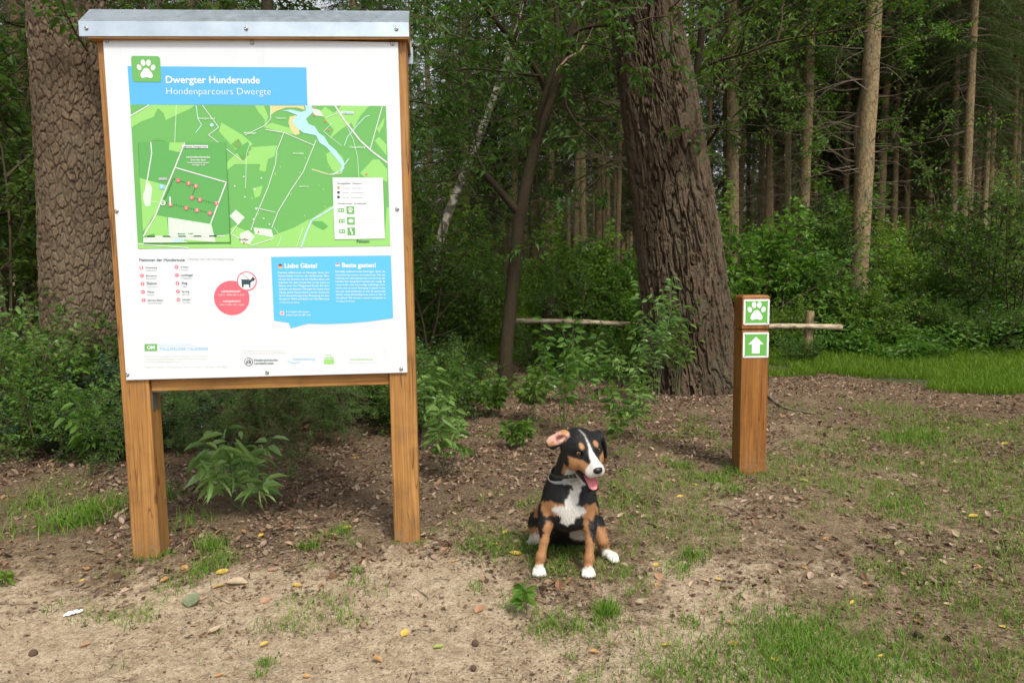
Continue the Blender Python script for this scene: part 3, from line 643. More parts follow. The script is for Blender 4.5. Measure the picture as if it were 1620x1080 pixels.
# ------------------------------------------------------------------ the marker post
def marker_post():
    px0, py0 = 1.410, 4.17; w = .165; h = 1.115
    root = empty("trail_marker_post", (px0, py0, float(gz(px0, py0))), -.03, "square orange-brown wooden trail marker post with paw and arrow plates", "marker post")
    g = Geo(); bmesh_box(g, (0, 0, -.05), (w, w, h - .215), .004, seg=2); bmesh_box(g, (.008, .008, h - .214), (w - .008, w - .008, h - .204), 0)
    # head block with a shallow bevelled top
    z0, z1 = h - .203, h - .012; e = .010
    V = [(0, 0, z0), (w, 0, z0), (w, w, z0), (0, w, z0), (0, 0, z1), (w, 0, z1), (w, w, z1), (0, w, z1), (e, e, z1 + .012), (w - e, e, z1 + .012), (w - e, w - e, z1 + .012), (e, w - e, z1 + .012)]
    g.add(V, np.array([[3, 2, 1, 0], [0, 1, 5, 4], [1, 2, 6, 5], [2, 3, 7, 6], [3, 0, 4, 7], [4, 5, 9, 8], [5, 6, 10, 9], [6, 7, 11, 10], [7, 4, 8, 11], [8, 9, 10, 11]]))
    g.build("post", M_STAIN, root)
    G = plain("plate_green", (.13, .42, .075), .35); W = plain("plate_white", (.84, .86, .85), .35)
    s = .156; k = .011
    for nm, zc in (("paw_plate", h - .102), ("arrow_plate", h - .304)):
        x0 = (w - s) / 2 + .003; x1 = x0 + s; g = Geo()
        r = rrect(x0, zc - s / 2, x1, zc + s / 2, .008); n = len(r)
        V = [(x, -.0035, z) for x, z in r] + [(x, -.0003, z) for x, z in r]
        g.add(V, [np.arange(n)[None], np.array([[i, n + i, n + (i + 1) % n, (i + 1) % n] for i in range(n)])]); pl = g.build(nm, W, root)
        sh = [(rrect(x0 + k, zc - s / 2 + k, x1 - k, zc + s / 2 - k, .003), 1, 0)]
        if nm == "paw_plate": sh += paw_shapes((x0 + x1) / 2, zc + .002, .115, 2, 1)
        else:
            c = (x0 + x1) / 2; sh.append(([(c - .024, zc - .052), (c + .024, zc - .052), (c + .024, zc + .004), (c + .047, zc + .004), (c, zc + .052), (c - .047, zc + .004), (c - .024, zc + .004)], 2, 1))
        print_sheet("emblem", pl, sh, lambda x, y, l: (x, -.0035 - l, y), [G, W])
        for sx in (x0 + k * 1.1, x1 - k * 1.1):
            for sz in (zc - s / 2 + k * 1.1, zc + s / 2 - k * 1.1): screw_geo((sx, sz), lambda x, y, l: (x, -.0046 - l, y), .0042, .002).build("screw", M_SCREW, pl)
marker_post()
# ------------------------------------------------------------------ bark
def cellnoise(u, v, seed, jit=.9):
    """Voronoi F1, F2-F1 and a random value per cell"""
    iu = np.floor(u); iv = np.floor(v); f1 = np.full(u.shape, 9.0); f2 = np.full(u.shape, 9.0); idv = np.zeros(u.shape)
    for du in (-1, 0, 1):
        for dv in (-1, 0, 1):
            cu, cv = iu + du, iv + dv
            px = cu + .5 + (_hash(cu, cv, seed) - .5) * jit; py = cv + .5 + (_hash(cu, cv, seed + 7) - .5) * jit
            d = np.hypot(px - u, py - v); h = _hash(cu, cv, seed + 13)
            near = d < f1; f2 = np.where(near, f1, np.minimum(f2, d)); idv = np.where(near, h, idv); f1 = np.where(near, d, f1)
    return f1, f2 - f1, idv

def trunk_mat(name, c_out, c_in, c_alt, fine=60.0):
    m, nt, b = mat(name); at_ = N(nt, "ShaderNodeAttribute", attribute_name="tint"); v = coords(nt, "Object")
    col = mixc(nt, at_.outputs["Fac"], c_in, c_out); n = noise(nt, v, 5, 5, .65); col = mixc(nt, ramp(nt, n, [(.42, 0.0), (.62, .6)]), col, c_alt)
    n2 = noise(nt, coords(nt, "Object", (1, 1, .45)), fine, 5, .7); col = mixc(nt, 1.0, col, ramp(nt, n2, [(.3, .55), (.65, 1.2)]), 'MULTIPLY')
    nt.links.new(col, b.inputs["Base Color"]); b.inputs["Roughness"].default_value = .92; b.inputs["Specular IOR Level"].default_value = .15
    bump(nt, n2, .8, .008, b); return m

def big_trunk(name, path, radii, M, nth, nz, cell, depth, seed, flare=.0, parent=None, wv=1.0):
    """a real bark relief: plates parted by furrows, on a leaning, flaring trunk"""
    P = np.asarray(path, float); t = np.linspace(0, 1, len(P)); tt = np.linspace(0, 1, nz)
    C = np.stack([np.interp(tt, t, P[:, k]) for k in range(3)], 1)
    for _ in range(30): C[1:-1] = (C[:-2] + C[2:] + 2 * C[1:-1]) / 4
    R = np.interp(tt, t, radii); z = C[:, 2] - C[0, 2]
    th = np.linspace(-np.pi, np.pi, nth, endpoint=False)
    TH, Z = np.meshgrid(th, z); R2 = R[:, None] * np.ones(nth)[None]
    fl = flare * np.exp(-Z / .22) * (.55 + .9 * (vnoise(TH * 1.15 + 50, Z * 0, 1, seed)) ** 1.4 * 1.6) + flare * .35 * np.exp(-Z / .9)
    R2 = R2 * (1 + fl)
    w1 = fbm(TH * 1.6 + 9, Z, .55, seed, 3) - .5; w2 = fbm(TH * 2.0, Z, .22, seed + 1, 3) - .5
    U = TH * radii[0] / cell[0] + (w1 * 2.2 + w2 * 1.1) * wv; V_ = Z / cell[1] + (fbm(TH * 2.5, Z, .3, seed + 5, 3) - .5) * 2.2 * wv
    f1, e, idv = cellnoise(U + 100, V_ + 100, seed, 1.0)
    plate = np.clip(e / .24, 0, 1); plate = plate * plate * (3 - 2 * plate)
    g1, e2, id2 = cellnoise(U * 2.3 + 40 + w2, V_ * 2.9 + 90 + w1, seed + 3, 1.0); flake = np.clip(e2 / .14, 0, 1) ** .6
    g3, e3, id3 = cellnoise(U * 4.7 + 70, V_ * 6.1 + 20, seed + 4, 1.0)
    h = plate * (.30 + .70 * idv) * .75 + .26 * flake * (id2 * .9 + .3) * (.35 + .65 * plate) + .10 * np.clip(e3 / .4, 0, 1) * id3 + .22 * (fbm(TH * radii[0], Z * .6, .035, seed + 9, 4) - .5)
    R3 = R2 + depth * (h - .7)
    V = np.stack([C[:, 0:1] + R3 * np.sin(TH), C[:, 1:2] - R3 * np.cos(TH), C[:, 2:3] + 0 * TH], -1).reshape(-1, 3)
    i = np.arange(nz - 1)[:, None] * nth; j = np.arange(nth)[None]; j2 = (j + 1) % nth
    F = np.stack([i + j, i + j2, i + nth + j2, i + nth + j], -1).reshape(-1, 4)
    g = Geo(); g.add(V, F, tint=np.clip(h, 0, 1).ravel(), smooth=True); return g.build(name, M, parent)

M_BARK_R = trunk_mat("furrowed_bark", (.125, .086, .056), (.032, .021, .014), (.095, .085, .055))
M_BARK_L = trunk_mat("plated_bark", (.205, .145, .095), (.055, .036, .024), (.16, .128, .085))
M_BARK_S = trunk_mat("young_bark", (.060, .043, .026), (.036, .027, .016), (.05, .05, .024), 90)
M_DEAD = plain("dead_twig", (.17, .135, .10), .9, 0, .1)
M_TWIG = plain("green_brown_twig", (.075, .06, .035), .8, 0, .15)
M_LEAF_TREE = leafmat("leaf_tree", (.040, .088, .018), (.10, .18, .032), .42, .4, .45)
M_LEAF_BRIGHT = leafmat("leaf_bright", (.070, .155, .020), (.18, .31, .045), .45, .42, .4)
M_LEAF_MID = leafmat("leaf_mid", (.055, .125, .024), (.14, .26, .045), .44, .42, .4)
M_LEAF_GLOSS = leafmat("leaf_gloss", (.070, .150, .034), (.20, .34, .085), .34, .27, .6)
M_HOLLY = leafmat("leaf_holly", (.024, .060, .028), (.06, .125, .06), .14, .26, .7)
M_NEEDLE = leafmat("needles", (.036, .070, .018), (.085, .135, .034), .34, .55, .25)
M_YEW = leafmat("soft_needles", (.06, .14, .035), (.16, .29, .07), .40, .5, .3)

# ------------------------------------------------------------------ plants grown from stems
class Grow:
    def __init__(s, seed): s.r = np.random.default_rng(seed); s.P0 = []; s.P1 = []; s.R0 = []; s.R1 = []; s.tips = []
    def branch(s, p, d, L, r, lvl, kids=3, wig=.25, up=.15, seg=4, shrink=.6, ang=(.5, 1.0), tmin=.25):
        pts = [np.array(p, float)]; d = norm(d); dirs = [d]
        for k in range(seg):
            d = norm(d + s.r.normal(size=3) * wig + A(0, 0, up)); pts.append(pts[-1] + d * L / seg); dirs.append(d)
        for k in range(seg):
            s.P0.append(pts[k]); s.P1.append(pts[k + 1]); s.R0.append(r * (1 - .6 * k / seg)); s.R1.append(r * (1 - .6 * (k + 1) / seg))
        if lvl == 0: s.tips.append((pts, dirs)); return
        for q in range(kids):
            t = tmin + (1 - tmin) * (q + s.r.random()) / kids; i = min(int(t * seg), seg - 1); f = t * seg - i
            pp = pts[i] + (pts[i + 1] - pts[i]) * f; a = norm(np.cross(dirs[i], s.r.normal(size=3))); an = s.r.uniform(*ang)
            s.branch(pp, dirs[i] * math.cos(an) + a * math.sin(an), L * shrink * s.r.uniform(.7, 1.2) * (1.1 - .45 * t), r * .55, lvl - 1, kids, wig, up, max(2, seg - 1), shrink, ang, tmin)
        s.branch(pts[-1], dirs[-1], L * shrink * .8, r * .4, lvl - 1, kids, wig, up, max(2, seg - 1), shrink, ang, tmin)
    def leaf_sites(s, per, jitter=.0):
        P, D = [], []
        for pts, dirs in s.tips:
            n = len(pts) - 1
            for k in range(per):
                t = (k + .6) / per * n; i = min(int(t), n - 1); P.append(pts[i] + (pts[i + 1] - pts[i]) * (t - i)); D.append(dirs[i + 1])
        return np.array(P), norm(np.array(D))
    def wood(s, g, col=None, k=3, rmin=.0008):
        V, F = segtubes(s.P0, s.P1, np.maximum(s.R0, rmin), np.maximum(s.R1, rmin), k); g.add(V, F)

def foliate(g, gr, per, L, W, out=.85, droop=.2, detail=0, flat=.8, seed=1, fold=.18, tint=(.0, 1.0)):
    """leaves set left and right along every twig"""
    r = np.random.default_rng(seed); P, D = gr.leaf_sites(per); n = len(P)
    if n == 0: return
    up = norm(A(0, 0, 1) * flat + r.normal(size=(n, 3)) * .35); S = norm(np.cross(D, up)); sg = np.where(np.arange(n) % 2, 1.0, -1.0)[:, None]
    d = norm(D * (1 - out * r.uniform(.7, 1.1, (n, 1))) + S * sg * out + r.normal(size=(n, 3)) * .22)
    nn = norm(np.cross(S * sg, D)); nn = np.where(nn[:, 2:3] < 0, -nn, nn); nn = norm(nn + r.normal(size=(n, 3)) * .3)
    sz = r.uniform(.6, 1.15, n); V, F = leaves(P + d * L * .06, d, nn, L * sz, W * sz, droop, fold, detail)
    k = 4 if detail == 0 else 8
    t0 = np.repeat(np.clip(r.normal((tint[0] + tint[1]) / 2, (tint[1] - tint[0]) / 3.2, n), 0, 1), k); g.add(V, F, tint=t0)

def make_plant(name, gr, mats, per, L, W, label=None, cat=None, group=None, loc=(0, 0, 0), **kw):
    root = empty(name, loc, 0, label, cat, group)
    g = Geo(); gr.wood(g); g.build("stem", mats[0], root); g = Geo(); foliate(g, gr, per, L, W, **kw); g.build("foliage", mats[1], root); return root

# ------------------------------------------------------------------ spruces
def spruce_proto(seed, H=21.0, r0=.19, cz=5.5):
    r = np.random.default_rng(seed); root = empty("spruce_tree")
    nz, k = 46, 20; zz = np.concatenate([np.linspace(-.3, 9, 32), np.linspace(9.8, H, 14)])
    wob = np.cumsum(r.normal(size=(nz, 2)) * .010, 0) * np.linspace(0, 1, nz)[:, None] ** .7
    C = np.stack([wob[:, 0], wob[:, 1], zz], 1); R = r0 * np.clip(1 - zz / (H * 1.02), .03, 1) ** .62 * (1 + .35 * np.exp(-np.clip(zz, 0, 9) / .35))
    V, F = tube(C, R, k); g = Geo(); V[:nz * k] += r.normal(size=(nz * k, 3)) * .003; g.add(V, F, smooth=True, tint=.7)
    # knots where branches broke off
    g.build("trunk", M_SPRUCE, root)
    P0, P1, R0, R1 = [], [], [], []
    z = .9
    while z < 10:
        for a in r.uniform(0, 2 * np.pi, r.integers(3, 8)):
            L = r.uniform(.12, .5) if r.random() < .35 else r.uniform(.5, 2.1) * min(1, .35 + z / 7); d = A(math.cos(a), math.sin(a), r.uniform(-.35, .25)); p = A(np.interp(z, zz, C[:, 0]), np.interp(z, zz, C[:, 1]), z + r.uniform(-.05, .05)); rr = r.uniform(.006, .013)
            n = max(2, int(L / .22)); q = p
            for i in range(n):
                d = norm(d + r.normal(size=3) * .13 + A(0, 0, -.04)); e = q + d * L / n; P0.append(q); P1.append(e); R0.append(rr * (1 - .85 * i / n)); R1.append(rr * (1 - .85 * (i + 1) / n))
                if r.random() < .5 and i > 0:
                    sd = norm(d + r.normal(size=3) * .8); P0.append(e); P1.append(e + sd * r.uniform(.1, .45)); R0.append(.003); R1.append(.0012)
                q = e
        z += r.uniform(.12, .32)
    g = Geo(); V, F = segtubes(P0, P1, R0, R1, 3); g.add(V, F); g.build("branches", M_DEAD, root)
    # living crown: drooping branches of flat sprays
    g = Geo(); P, D, Nn, LL, WW, TT = [], [], [], [], [], []; B0, B1, Q0, Q1 = [], [], [], []
    z = cz
    while z < H - .3:
        f = (z - cz) / (H - cz); Lm = 2.7 * (1 - f) ** .8 * min(1, .45 + (z - cz) / 2.2) + .25
        for a in r.uniform(0, 2 * np.pi, 5 if f < .5 else 4):
            L = Lm * r.uniform(.65, 1.15); d = norm(A(math.cos(a), math.sin(a), .18 - .1 * (1 - f))); q = A(np.interp(z, zz, C[:, 0]), np.interp(z, zz, C[:, 1]), z); n = max(3, int(L / .26))
            for i in range(n):
                t = (i + 1) / n; d = norm(d + A(0, 0, -.11 + .16 * t * t) + r.normal(size=3) * .05); e = q + d * L / n; B0.append(q); B1.append(e); Q0.append(.014 * (1 - t) + .004); Q1.append(.014 * (1 - t) + .003)
                if t > .22:
                    s_ = norm(np.cross(d, A(0, 0, 1)))
                    for sg in (-1, 1):
                        sl = (.16 + .42 * (1 - t) ** .7) * r.uniform(.6, 1.1) + .08; sd = norm(d * .6 + s_ * sg + A(0, 0, -.35) + r.normal(size=3) * .14); m_ = max(2, int(sl / .085))
                        for j in range(m_):
                            b_ = e + sd * sl * j / m_ + A(0, 0, -.10) * (j / m_) ** 2 * sl
                            for s3 in (-1, 0, 1):
                                td = norm(sd + np.cross(sd, A(0, 0, 1)) * s3 * .75 + r.normal(size=3) * .22 + A(0, 0, -.25)); P.append(b_); D.append(td); LL.append(r.uniform(.08, .17)); WW.append(r.uniform(.014, .024)); TT.append(r.random() * .6 + .4 * t)
                q = e
        z += .23 + .10 * f
    P = np.array(P); D = np.array(D); n = len(P); Nn = norm(A(0, 0, 1) + r.normal(size=(n, 3)) * .6)
    V, F = leaves(P, D, Nn, np.array(LL), np.array(WW), .2, .1, 0); g.add(V, F, tint=np.repeat(TT, 4), mat=0)
    V, F = segtubes(B0, B1, Q0, Q1, 3); g.add(V, F, mat=1); g.build("crown", [M_NEEDLE, M_DEAD], root)
    return root

def spruce_bark():
    m, nt, b = mat("spruce_bark"); v = coords(nt, "Object"); oi = N(nt, "ShaderNodeObjectInfo")
    n = noise(nt, coords(nt, "Object", (1, 1, .5)), 26, 6, .7); n2 = noise(nt, v, 3.2, 4, .6)
    vo = N(nt, "ShaderNodeTexVoronoi", i_Scale=38.0); nt.links.new(coords(nt, "Object", (1, 1, .6)), vo.inputs["Vector"])
    base = mixc(nt, oi.outputs["Random"], (.36, .265, .145), (.25, .17, .09))
    base = mixc(nt, ramp(nt, n2, [(.45, 0.0), (.68, .7)]), base, (.16, .175, .10))
    base = mixc(nt, 1.0, base, ramp(nt, n, [(.36, .42), (.58, 1.15)]), 'MULTIPLY'); base = mixc(nt, .55, base, ramp(nt, vo.outputs["Distance"], [(.0, 1.1), (.8, .55)]), 'MULTIPLY')
    kn = N(nt, "ShaderNodeTexVoronoi", i_Scale=4.2); nt.links.new(coords(nt, "Object", (1, 1, .7)), kn.inputs["Vector"]); base = mixc(nt, ramp(nt, kn.outputs["Distance"], [(.0, .9), (.10, .6), (.13, 0.0)]), base, (.045, .032, .022))
    nt.links.new(base, b.inputs["Base Color"]); b.inputs["Roughness"].default_value = .9; b.inputs["Specular IOR Level"].default_value = .15; bump(nt, n, .8, .012, b); return m
M_SPRUCE = spruce_bark()
PROTO = [spruce_proto(101, 21, .19, 5.6), spruce_proto(102, 23, .20, 7.0), spruce_proto(103, 19, .18, 4.4), spruce_proto(104, 16, .17, 2.6)]
used = set()
def put(protos, k, loc, rz, sc, label=None, cat=None, group=None, tilt=(0, 0)):
    o = protos[k]
    if id(o) in used: o = copy_tree(o)
    else: used.add(id(protos[k]))
    o.location = loc; o.rotation_euler = (tilt[0], tilt[1], rz); o.scale = (sc, sc, sc) if not hasattr(sc, "__len__") else sc
    return tag(o, label, cat, group)

SPR = [  # photo x at mid height, distance, trunk width px, kind, label
    (1361, 12.0, 33, 1, "thick pale spruce trunk standing alone above the bright undergrowth, right of the marker post"),
    (1163, 13.5, 24, 0, "grey-brown spruce trunk directly behind the marker post, beside the big leaning pine"),
    (1269, 17.0, 20, 1, "brown spruce trunk with a thinner one close at its left, over the marker post"),
    (1250, 17.5, 10, 0, "slim pale spruce trunk close at the left of a thicker brown one"),
    (1395, 19.0, 15, 1, "pale slender spruce trunk just right of the thickest spruce"),
    (1411, 22.0, 9, 0, "very thin light spruce trunk, middle one of a close trio"),
    (1416, 23.0, 8, 2, "thin reddish spruce trunk at the right edge of a close trio"),
    (1527, 16.5, 17, 1, "straight spruce trunk with bare side twigs near the right edge of the photo"),
    (1513, 18.5, 15, 0, "mossy spruce trunk half hidden behind its straight neighbour at the right"),
    (1541, 21.0, 9, 2, "thin pale spruce trunk right of a mossy pair"),
    (1467, 24.0, 9, 2, "lone reddish thin spruce trunk in the dark gap of the forest"),
    (1580, 25.0, 8, 2, "thin dim spruce trunk in the shade near the photo's right edge"),
    (1612, 20.0, 10, 1, "reddish spruce trunk at the very right edge of the photo"),
    (1309, 23.0, 7, 0, "thin spruce pole with lit left side between two thicker trunks"),
    (1325, 24.0, 7, 2, "thin brown spruce pole left of the thickest spruce"),
    (929, 21.0, 9, 0, "tall pale spruce trunk seen through the fork of the dark young tree"),
    (1120, 18.5, 11, 2, "pale spruce trunk just right of the leaning pine's edge, high up"),
    (945, 25.0, 10, 1, "light spruce trunk low between the young tree and the big pine"),
    (973, 24.0, 9, 0, "dim brown spruce trunk close to the left edge of the leaning pine"),
    (735, 26.0, 8, 2, "short looking brown spruce trunk behind the bushes beside the board"),
    (748, 25.0, 8, 0, "reddish spruce trunk, right one of a pair beside the board"),
    (852, 27.0, 7, 1, "grey spruce trunk directly right of the young tree's stem"),
    (838, 28.0, 5, 2, "thin pale pole behind the young tree's stem"),
]
for j, (px, Y, w) in enumerate(((1205, 19, 12), (1232, 24, 10), (1290, 21, 11), (1340, 20, 12), (1380, 25, 10), (1437, 20, 12), (1452, 26, 9), (1490, 22, 11), (1560, 19, 12), (1598, 27, 10), (1148, 24, 10), (900, 23, 9), (962, 20, 10), (880, 26, 8), (785, 25, 9), (1186, 27, 9), (1320, 28, 9), (1425, 28, 8), (1505, 27, 8), (1572, 23, 9))): SPR.append((px, Y, w, j % 3, "slim tan spruce trunk among the close ranks behind the bushes"))
r_ = np.random.default_rng(4)
for j in range(26): SPR.append((r_.uniform(1130, 1625) if j < 20 else r_.uniform(860, 985), r_.uniform(17, 25), r_.uniform(8, 13), j % 3, "slim tan spruce trunk among the close ranks behind the bushes"))
SPG = "spruce trunks of the plantation behind the clearing"
r_ = np.random.default_rng(55)
for px, Y, w, k, lab in SPR:
    p = pix(px, 300, Y); gzv = float(gz(p[0], Y)); d = w * .76 / FPX * Y; sc = max(.42, d / (2 * .19 * .93)); hs = max(sc, .85)
    put(PROTO, k, (p[0], Y, gzv), r_.uniform(0, 6.3), (sc, sc, hs), lab, "spruce", SPG, (r_.normal() * .012, r_.normal() * .012))
i = 0
DEEP = "thin spruce trunk deep in the shade of the dark forest"
while i < 105:       # the plantation goes on
    Y = 20 + 42 * r_.random() ** 1.0; X = r_.uniform(-.95, .95) * Y * .85
    q = topix(A(X, Y, 3.0))[0]
    if 640 < q[0] < 800 and Y < 30: continue
    if q[0] < 640 and r_.random() < .35: continue
    sc = r_.uniform(.6, .95); put(PROTO, int(r_.integers(0, 4)) if Y < 34 else int(r_.choice([0, 2, 3])), (X, Y, float(gz(X, Y))), r_.uniform(0, 6.3), (sc, sc, sc * 1.15), DEEP, "spruce", SPG); i += 1
i = 0
while i < 46:       # its dense far rim, green down to the ground
    Y = r_.uniform(44, 64); X = r_.uniform(-.9, .9) * Y
    sc = r_.uniform(.8, 1.1); put(PROTO, 3, (X, Y, float(gz(X, Y)) - r_.uniform(.5, 2)), r_.uniform(0, 6.3), (sc * 1.2, sc * 1.2, sc), "distant spruce green to the ground at the far side of the dark forest", "spruce", "distant spruces closing the view"); i += 1
def far_wood():
    r = np.random.default_rng(8); n = 90000; X = r.uniform(-95, 95, n); Y = r.uniform(64, 80, n); Zz = r.uniform(-1, 1, n) ** 2 * (7 + 5 * fbm(X, Y * 0, 5, 3, 2)) + gz(X, Y) - .5
    g = Geo(); V, F = leaves(np.stack([X, Y, Zz], 1), rdir(n, -.3, r), rdir(n, .3, r), r.uniform(.5, 1.3, n), r.uniform(.2, .5, n), .1, .1, 0); g.add(V, F, tint=np.repeat(r.random(n), 4)); tag(g.build("far_woods", M_NEEDLE), "far-off dark mass of forest closing the view", "woods", kind="stuff")
far_wood()
for X, Y, k in ((-9, 13, 3), (-12, 18, 2), (-7.5, 17, 3), (-15, 14, 3), (14.5, 12.5, 2), (17, 17, 3), (12, 21, 3), (-4.5, 21, 3), (-1.5, 24, 3), (5.0, 26, 3)):
    put(PROTO, k, (X, Y, float(gz(X, Y))), r_.uniform(0, 6.3), .9, "low branched spruce with green boughs hanging among the bushes", "spruce", "low branched spruces at the forest edge")

# ------------------------------------------------------------------ the two old pines
root = empty("pine_tree", tuple(at(1103, 612)), 0, "huge dark old pine with deeply furrowed bark leaning left behind the marker post", "pine tree")
o3 = A(*root.location); Yp = o3[1]
pth = [o3 + A(0, 0, -.15), pix(1092, 560, Yp), pix(1079, 430, Yp), pix(1060, 280, Yp), pix(1018, 0, Yp), pix(990, -220, Yp), pix(940, -900, Yp)]
rd = [.475, .465, .43, .395, .345, .33, .26]
big_trunk("trunk", [p - o3 for p in pth], rd, M_BARK_R, 680, 1100, (.115, .46), .058, 11, .22, root)
root2 = empty("pine_tree", (-4.05, 6.4, float(gz(-4.05, 6.4))), 0, "thick reddish-brown pine with plated bark rising behind the board's left edge", "pine tree")
o3 = A(*root2.location)
ptl = [o3 + A(0, 0, -.15), pix(133, 560, 6.4), pix(123, 300, 6.4), pix(107, 0, 6.4), pix(98, -300, 6.4), pix(92, -900, 6.4)]
big_trunk("trunk", [p - o3 for p in ptl], [.35, .335, .32, .315, .29, .25], M_BARK_L, 520, 1100, (.060, .092), .021, 31, .10, root2, .62)
def pine_crown(root, tr, seed, H):
    gr = Grow(seed); r = gr.r; top = A(*tr)
    for k in range(26):
        a = r.uniform(0, 6.28); gr.branch(top + A(0, 0, r.uniform(-1.5, H)), A(math.cos(a), math.sin(a), .25), r.uniform(1.6, 3.4), .05, 2, 5, .18, .02, 4, .5)
    g = Geo(); gr.wood(g, rmin=.004)
    P, D = gr.leaf_sites(7); P = np.repeat(P, 7, 0); D = np.repeat(D, 7, 0); n = len(P)
    V, F = leaves(P, norm(D * .6 + rdir(n, .2, r)), rdir(n, .5, r), r.uniform(.10, .2, n), r.uniform(.012, .022, n), .1, .1, 0); g.add(V, F, tint=np.repeat(r.random(n), 4), mat=1); g.build("crown", [M_DEAD, M_NEEDLE], root)
pine_crown(root, pth[-1] - A(*root.location) + A(0, 0, 1.5), 5, 6); pine_crown(root2, ptl[-1] - A(*root2.location) + A(0, 0, 1.5), 6, 6)

# ------------------------------------------------------------------ the dark young tree in the middle
def young_tree():
    Y = 7.3; b = pix(797, 607, Y); b[2] = gz(b[0], Y) - .02
    root = empty("young_tree", tuple(b), 0, "slender dark broadleaf tree with a forked bare stem between the board and the leaning pine", "tree")
    L = lambda *q: [pix(x, y, Y + dy) - b for x, y, dy in q]
    g = Geo()
    main = [A(0, 0, -.05)] + L((800, 560, 0), (808, 480, 0), (816, 400, 0), (824, 330, 0), (838, 265, 0), (852, 205, 0), (868, 165, 0), (886, 120, -.05), (902, 60, -.1), (920, 0, -.15), (938, -90, -.2), (950, -260, -.2), (945, -480, -.3))
    t = np.linspace(0, 1, len(main)); tt = np.linspace(0, 1, 90); C = np.stack([np.interp(tt, t, np.array(main)[:, k]) for k in range(3)], 1)
    for _ in range(6): C[1:-1] = (C[:-2] + C[2:] + 2 * C[1:-1]) / 4
    R = np.interp(tt, [0, .06, .3, .5, .62, .8, 1], [.100, .076, .064, .058, .045, .033, .016]); V, F = tube(C, R, 20); V[:90 * 20] += (np.random.default_rng(3).normal(size=(1800, 3))) * .0018; g.add(V, F, smooth=True, tint=.5)
    limbs = [([(822, 338, 0), (806, 320, -.02), (788, 298, -.05), (770, 278, -.06), (762, 268, -.07)], .045, .030),
             ([(765, 272, -.07), (740, 262, -.1), (705, 290, -.3), (640, 283, -.5), (590, 284, -.6)], .014, .003), ([(775, 285, -.07), (756, 250, .1), (748, 190, .2), (740, 120, .3)], .012, .004), ([(808, 322, 0), (790, 312, .2), (745, 309, .4), (700, 305, .5)], .010, .003),
             ([(868, 165, 0), (860, 130, -.05), (838, 95, -.15), (800, 52, -.3), (770, 15, -.45), (735, -40, -.6), (700, -110, -.8)], .036, .018),
             ([(846, 232, 0), (850, 190, -.1), (862, 150, -.2), (878, 105, -.25), (884, 50, -.3), (872, -30, -.3), (860, -140, -.4)], .035, .02),
             ([(852, 120, -.1), (830, 118, -.3), (790, 112, -.7), (735, 108, -1.0), (690, 120, -1.3)], .016, .004), ([(848, 118, -.05), (800, 125, .2), (745, 118, .3), (700, 106, .3)], .012, .004),
             ([(898, 60, -.1), (920, 45, -.15), (950, 40, -.2), (985, 42, -.2), (1040, 30, -.2)], .024, .010), ([(893, 95, 0), (905, 72, -.3), (935, 68, -.6), (985, 85, -.9), (1030, 120, -1.2), (1080, 150, -1.6)], .012, .004),
             ([(893, 152, 0), (896, 170, 0), (915, 200, -.2), (945, 222, -.4), (963, 250, -.5), (945, 285, -.6), (925, 300, -.6), (912, 330, -.6)], .013, .004), ([(948, 275, -.6), (955, 310, -.6), (962, 350, -.6)], .005, .002),
             ([(770, 15, -.45), (790, -10, -.5), (800, -80, -.6)], .015, .008), ([(812, 66, -.28), (830, 20, -.4), (836, -60, -.6)], .02, .008), ([(902, 60, -.1), (880, 10, .2), (850, -40, .4)], .02, .006), ([(815, 70, -.28), (780, 60, -.6), (740, 66, -1.0), (680, 40, -1.4)], .010, .003)]
    for q, r0, r1 in limbs:
        p = np.array(L(*q)); t = np.linspace(0, 1, len(p)); tt = np.linspace(0, 1, 5 * len(p)); C = np.stack([np.interp(tt, t, p[:, k]) for k in range(3)], 1)
        for _ in range(3): C[1:-1] = (C[:-2] + C[2:] + 2 * C[1:-1]) / 4
        V, F = tube(C, np.linspace(r0, r1, len(tt)), 10); g.add(V, F, smooth=True, tint=.4)
    g.build("trunk", M_BARK_S, root)
    # the pale broken branch caught in the fork
    p = np.array(L((869, 140, -.15), (880, 112, -.2), (898, 92, -.2), (918, 82, -.2), (930, 62, -.2), (938, 44, -.25)))[::1]; g2 = Geo(); V, F = tube(p, [.006, .009, .012, .012, .008, .004], 8); g2.add(V, F)
    V, F = tube(np.array(L((912, 84, -.2), (912, 66, -.22), (916, 50, -.24))), [.006, .004, .002], 6); g2.add(V, F); g2.build("broken_branch", plain("bleached_wood", (.32, .21, .14), .8), root)
    gr = Grow(17); r = gr.r
    seeds = [((700, 60), 1.0), ((740, 30), 1.1), ((690, 120), 1.1), ((790, 20), 1.0), ((830, -20), 1.2), ((880, -40), 1.2), ((940, -30), 1.1), ((770, 90), .9), ((1000, 40), .9), ((660, 30), 1.0), ((720, 90), .9), ((980, 100), .6), ((640, 90), .8), ((850, 60), .7), ((930, 20), .9), ((1020, -20), .9), ((600, 10), 1.0), ((650, 180), .6), ((760, -60), 1.1), ((700, -60), 1.1), ((900, -120), 1.2), ((800, -140), 1.2), ((1050, 20), .7), ((560, -20), 1.0), ((630, -60), 1.0)]
    for (x, y), L_ in seeds:
        for k in range(3):
            a = r.uniform(0, 6.28); p = pix(x + r.normal() * 14, y + r.normal() * 10, Y - .5 + r.uniform(-1.5, .9)) - b; gr.branch(p, A(math.cos(a), math.sin(a), .1), L_ * .7, .007, 1, 5, .22, -.02, 4, .62)
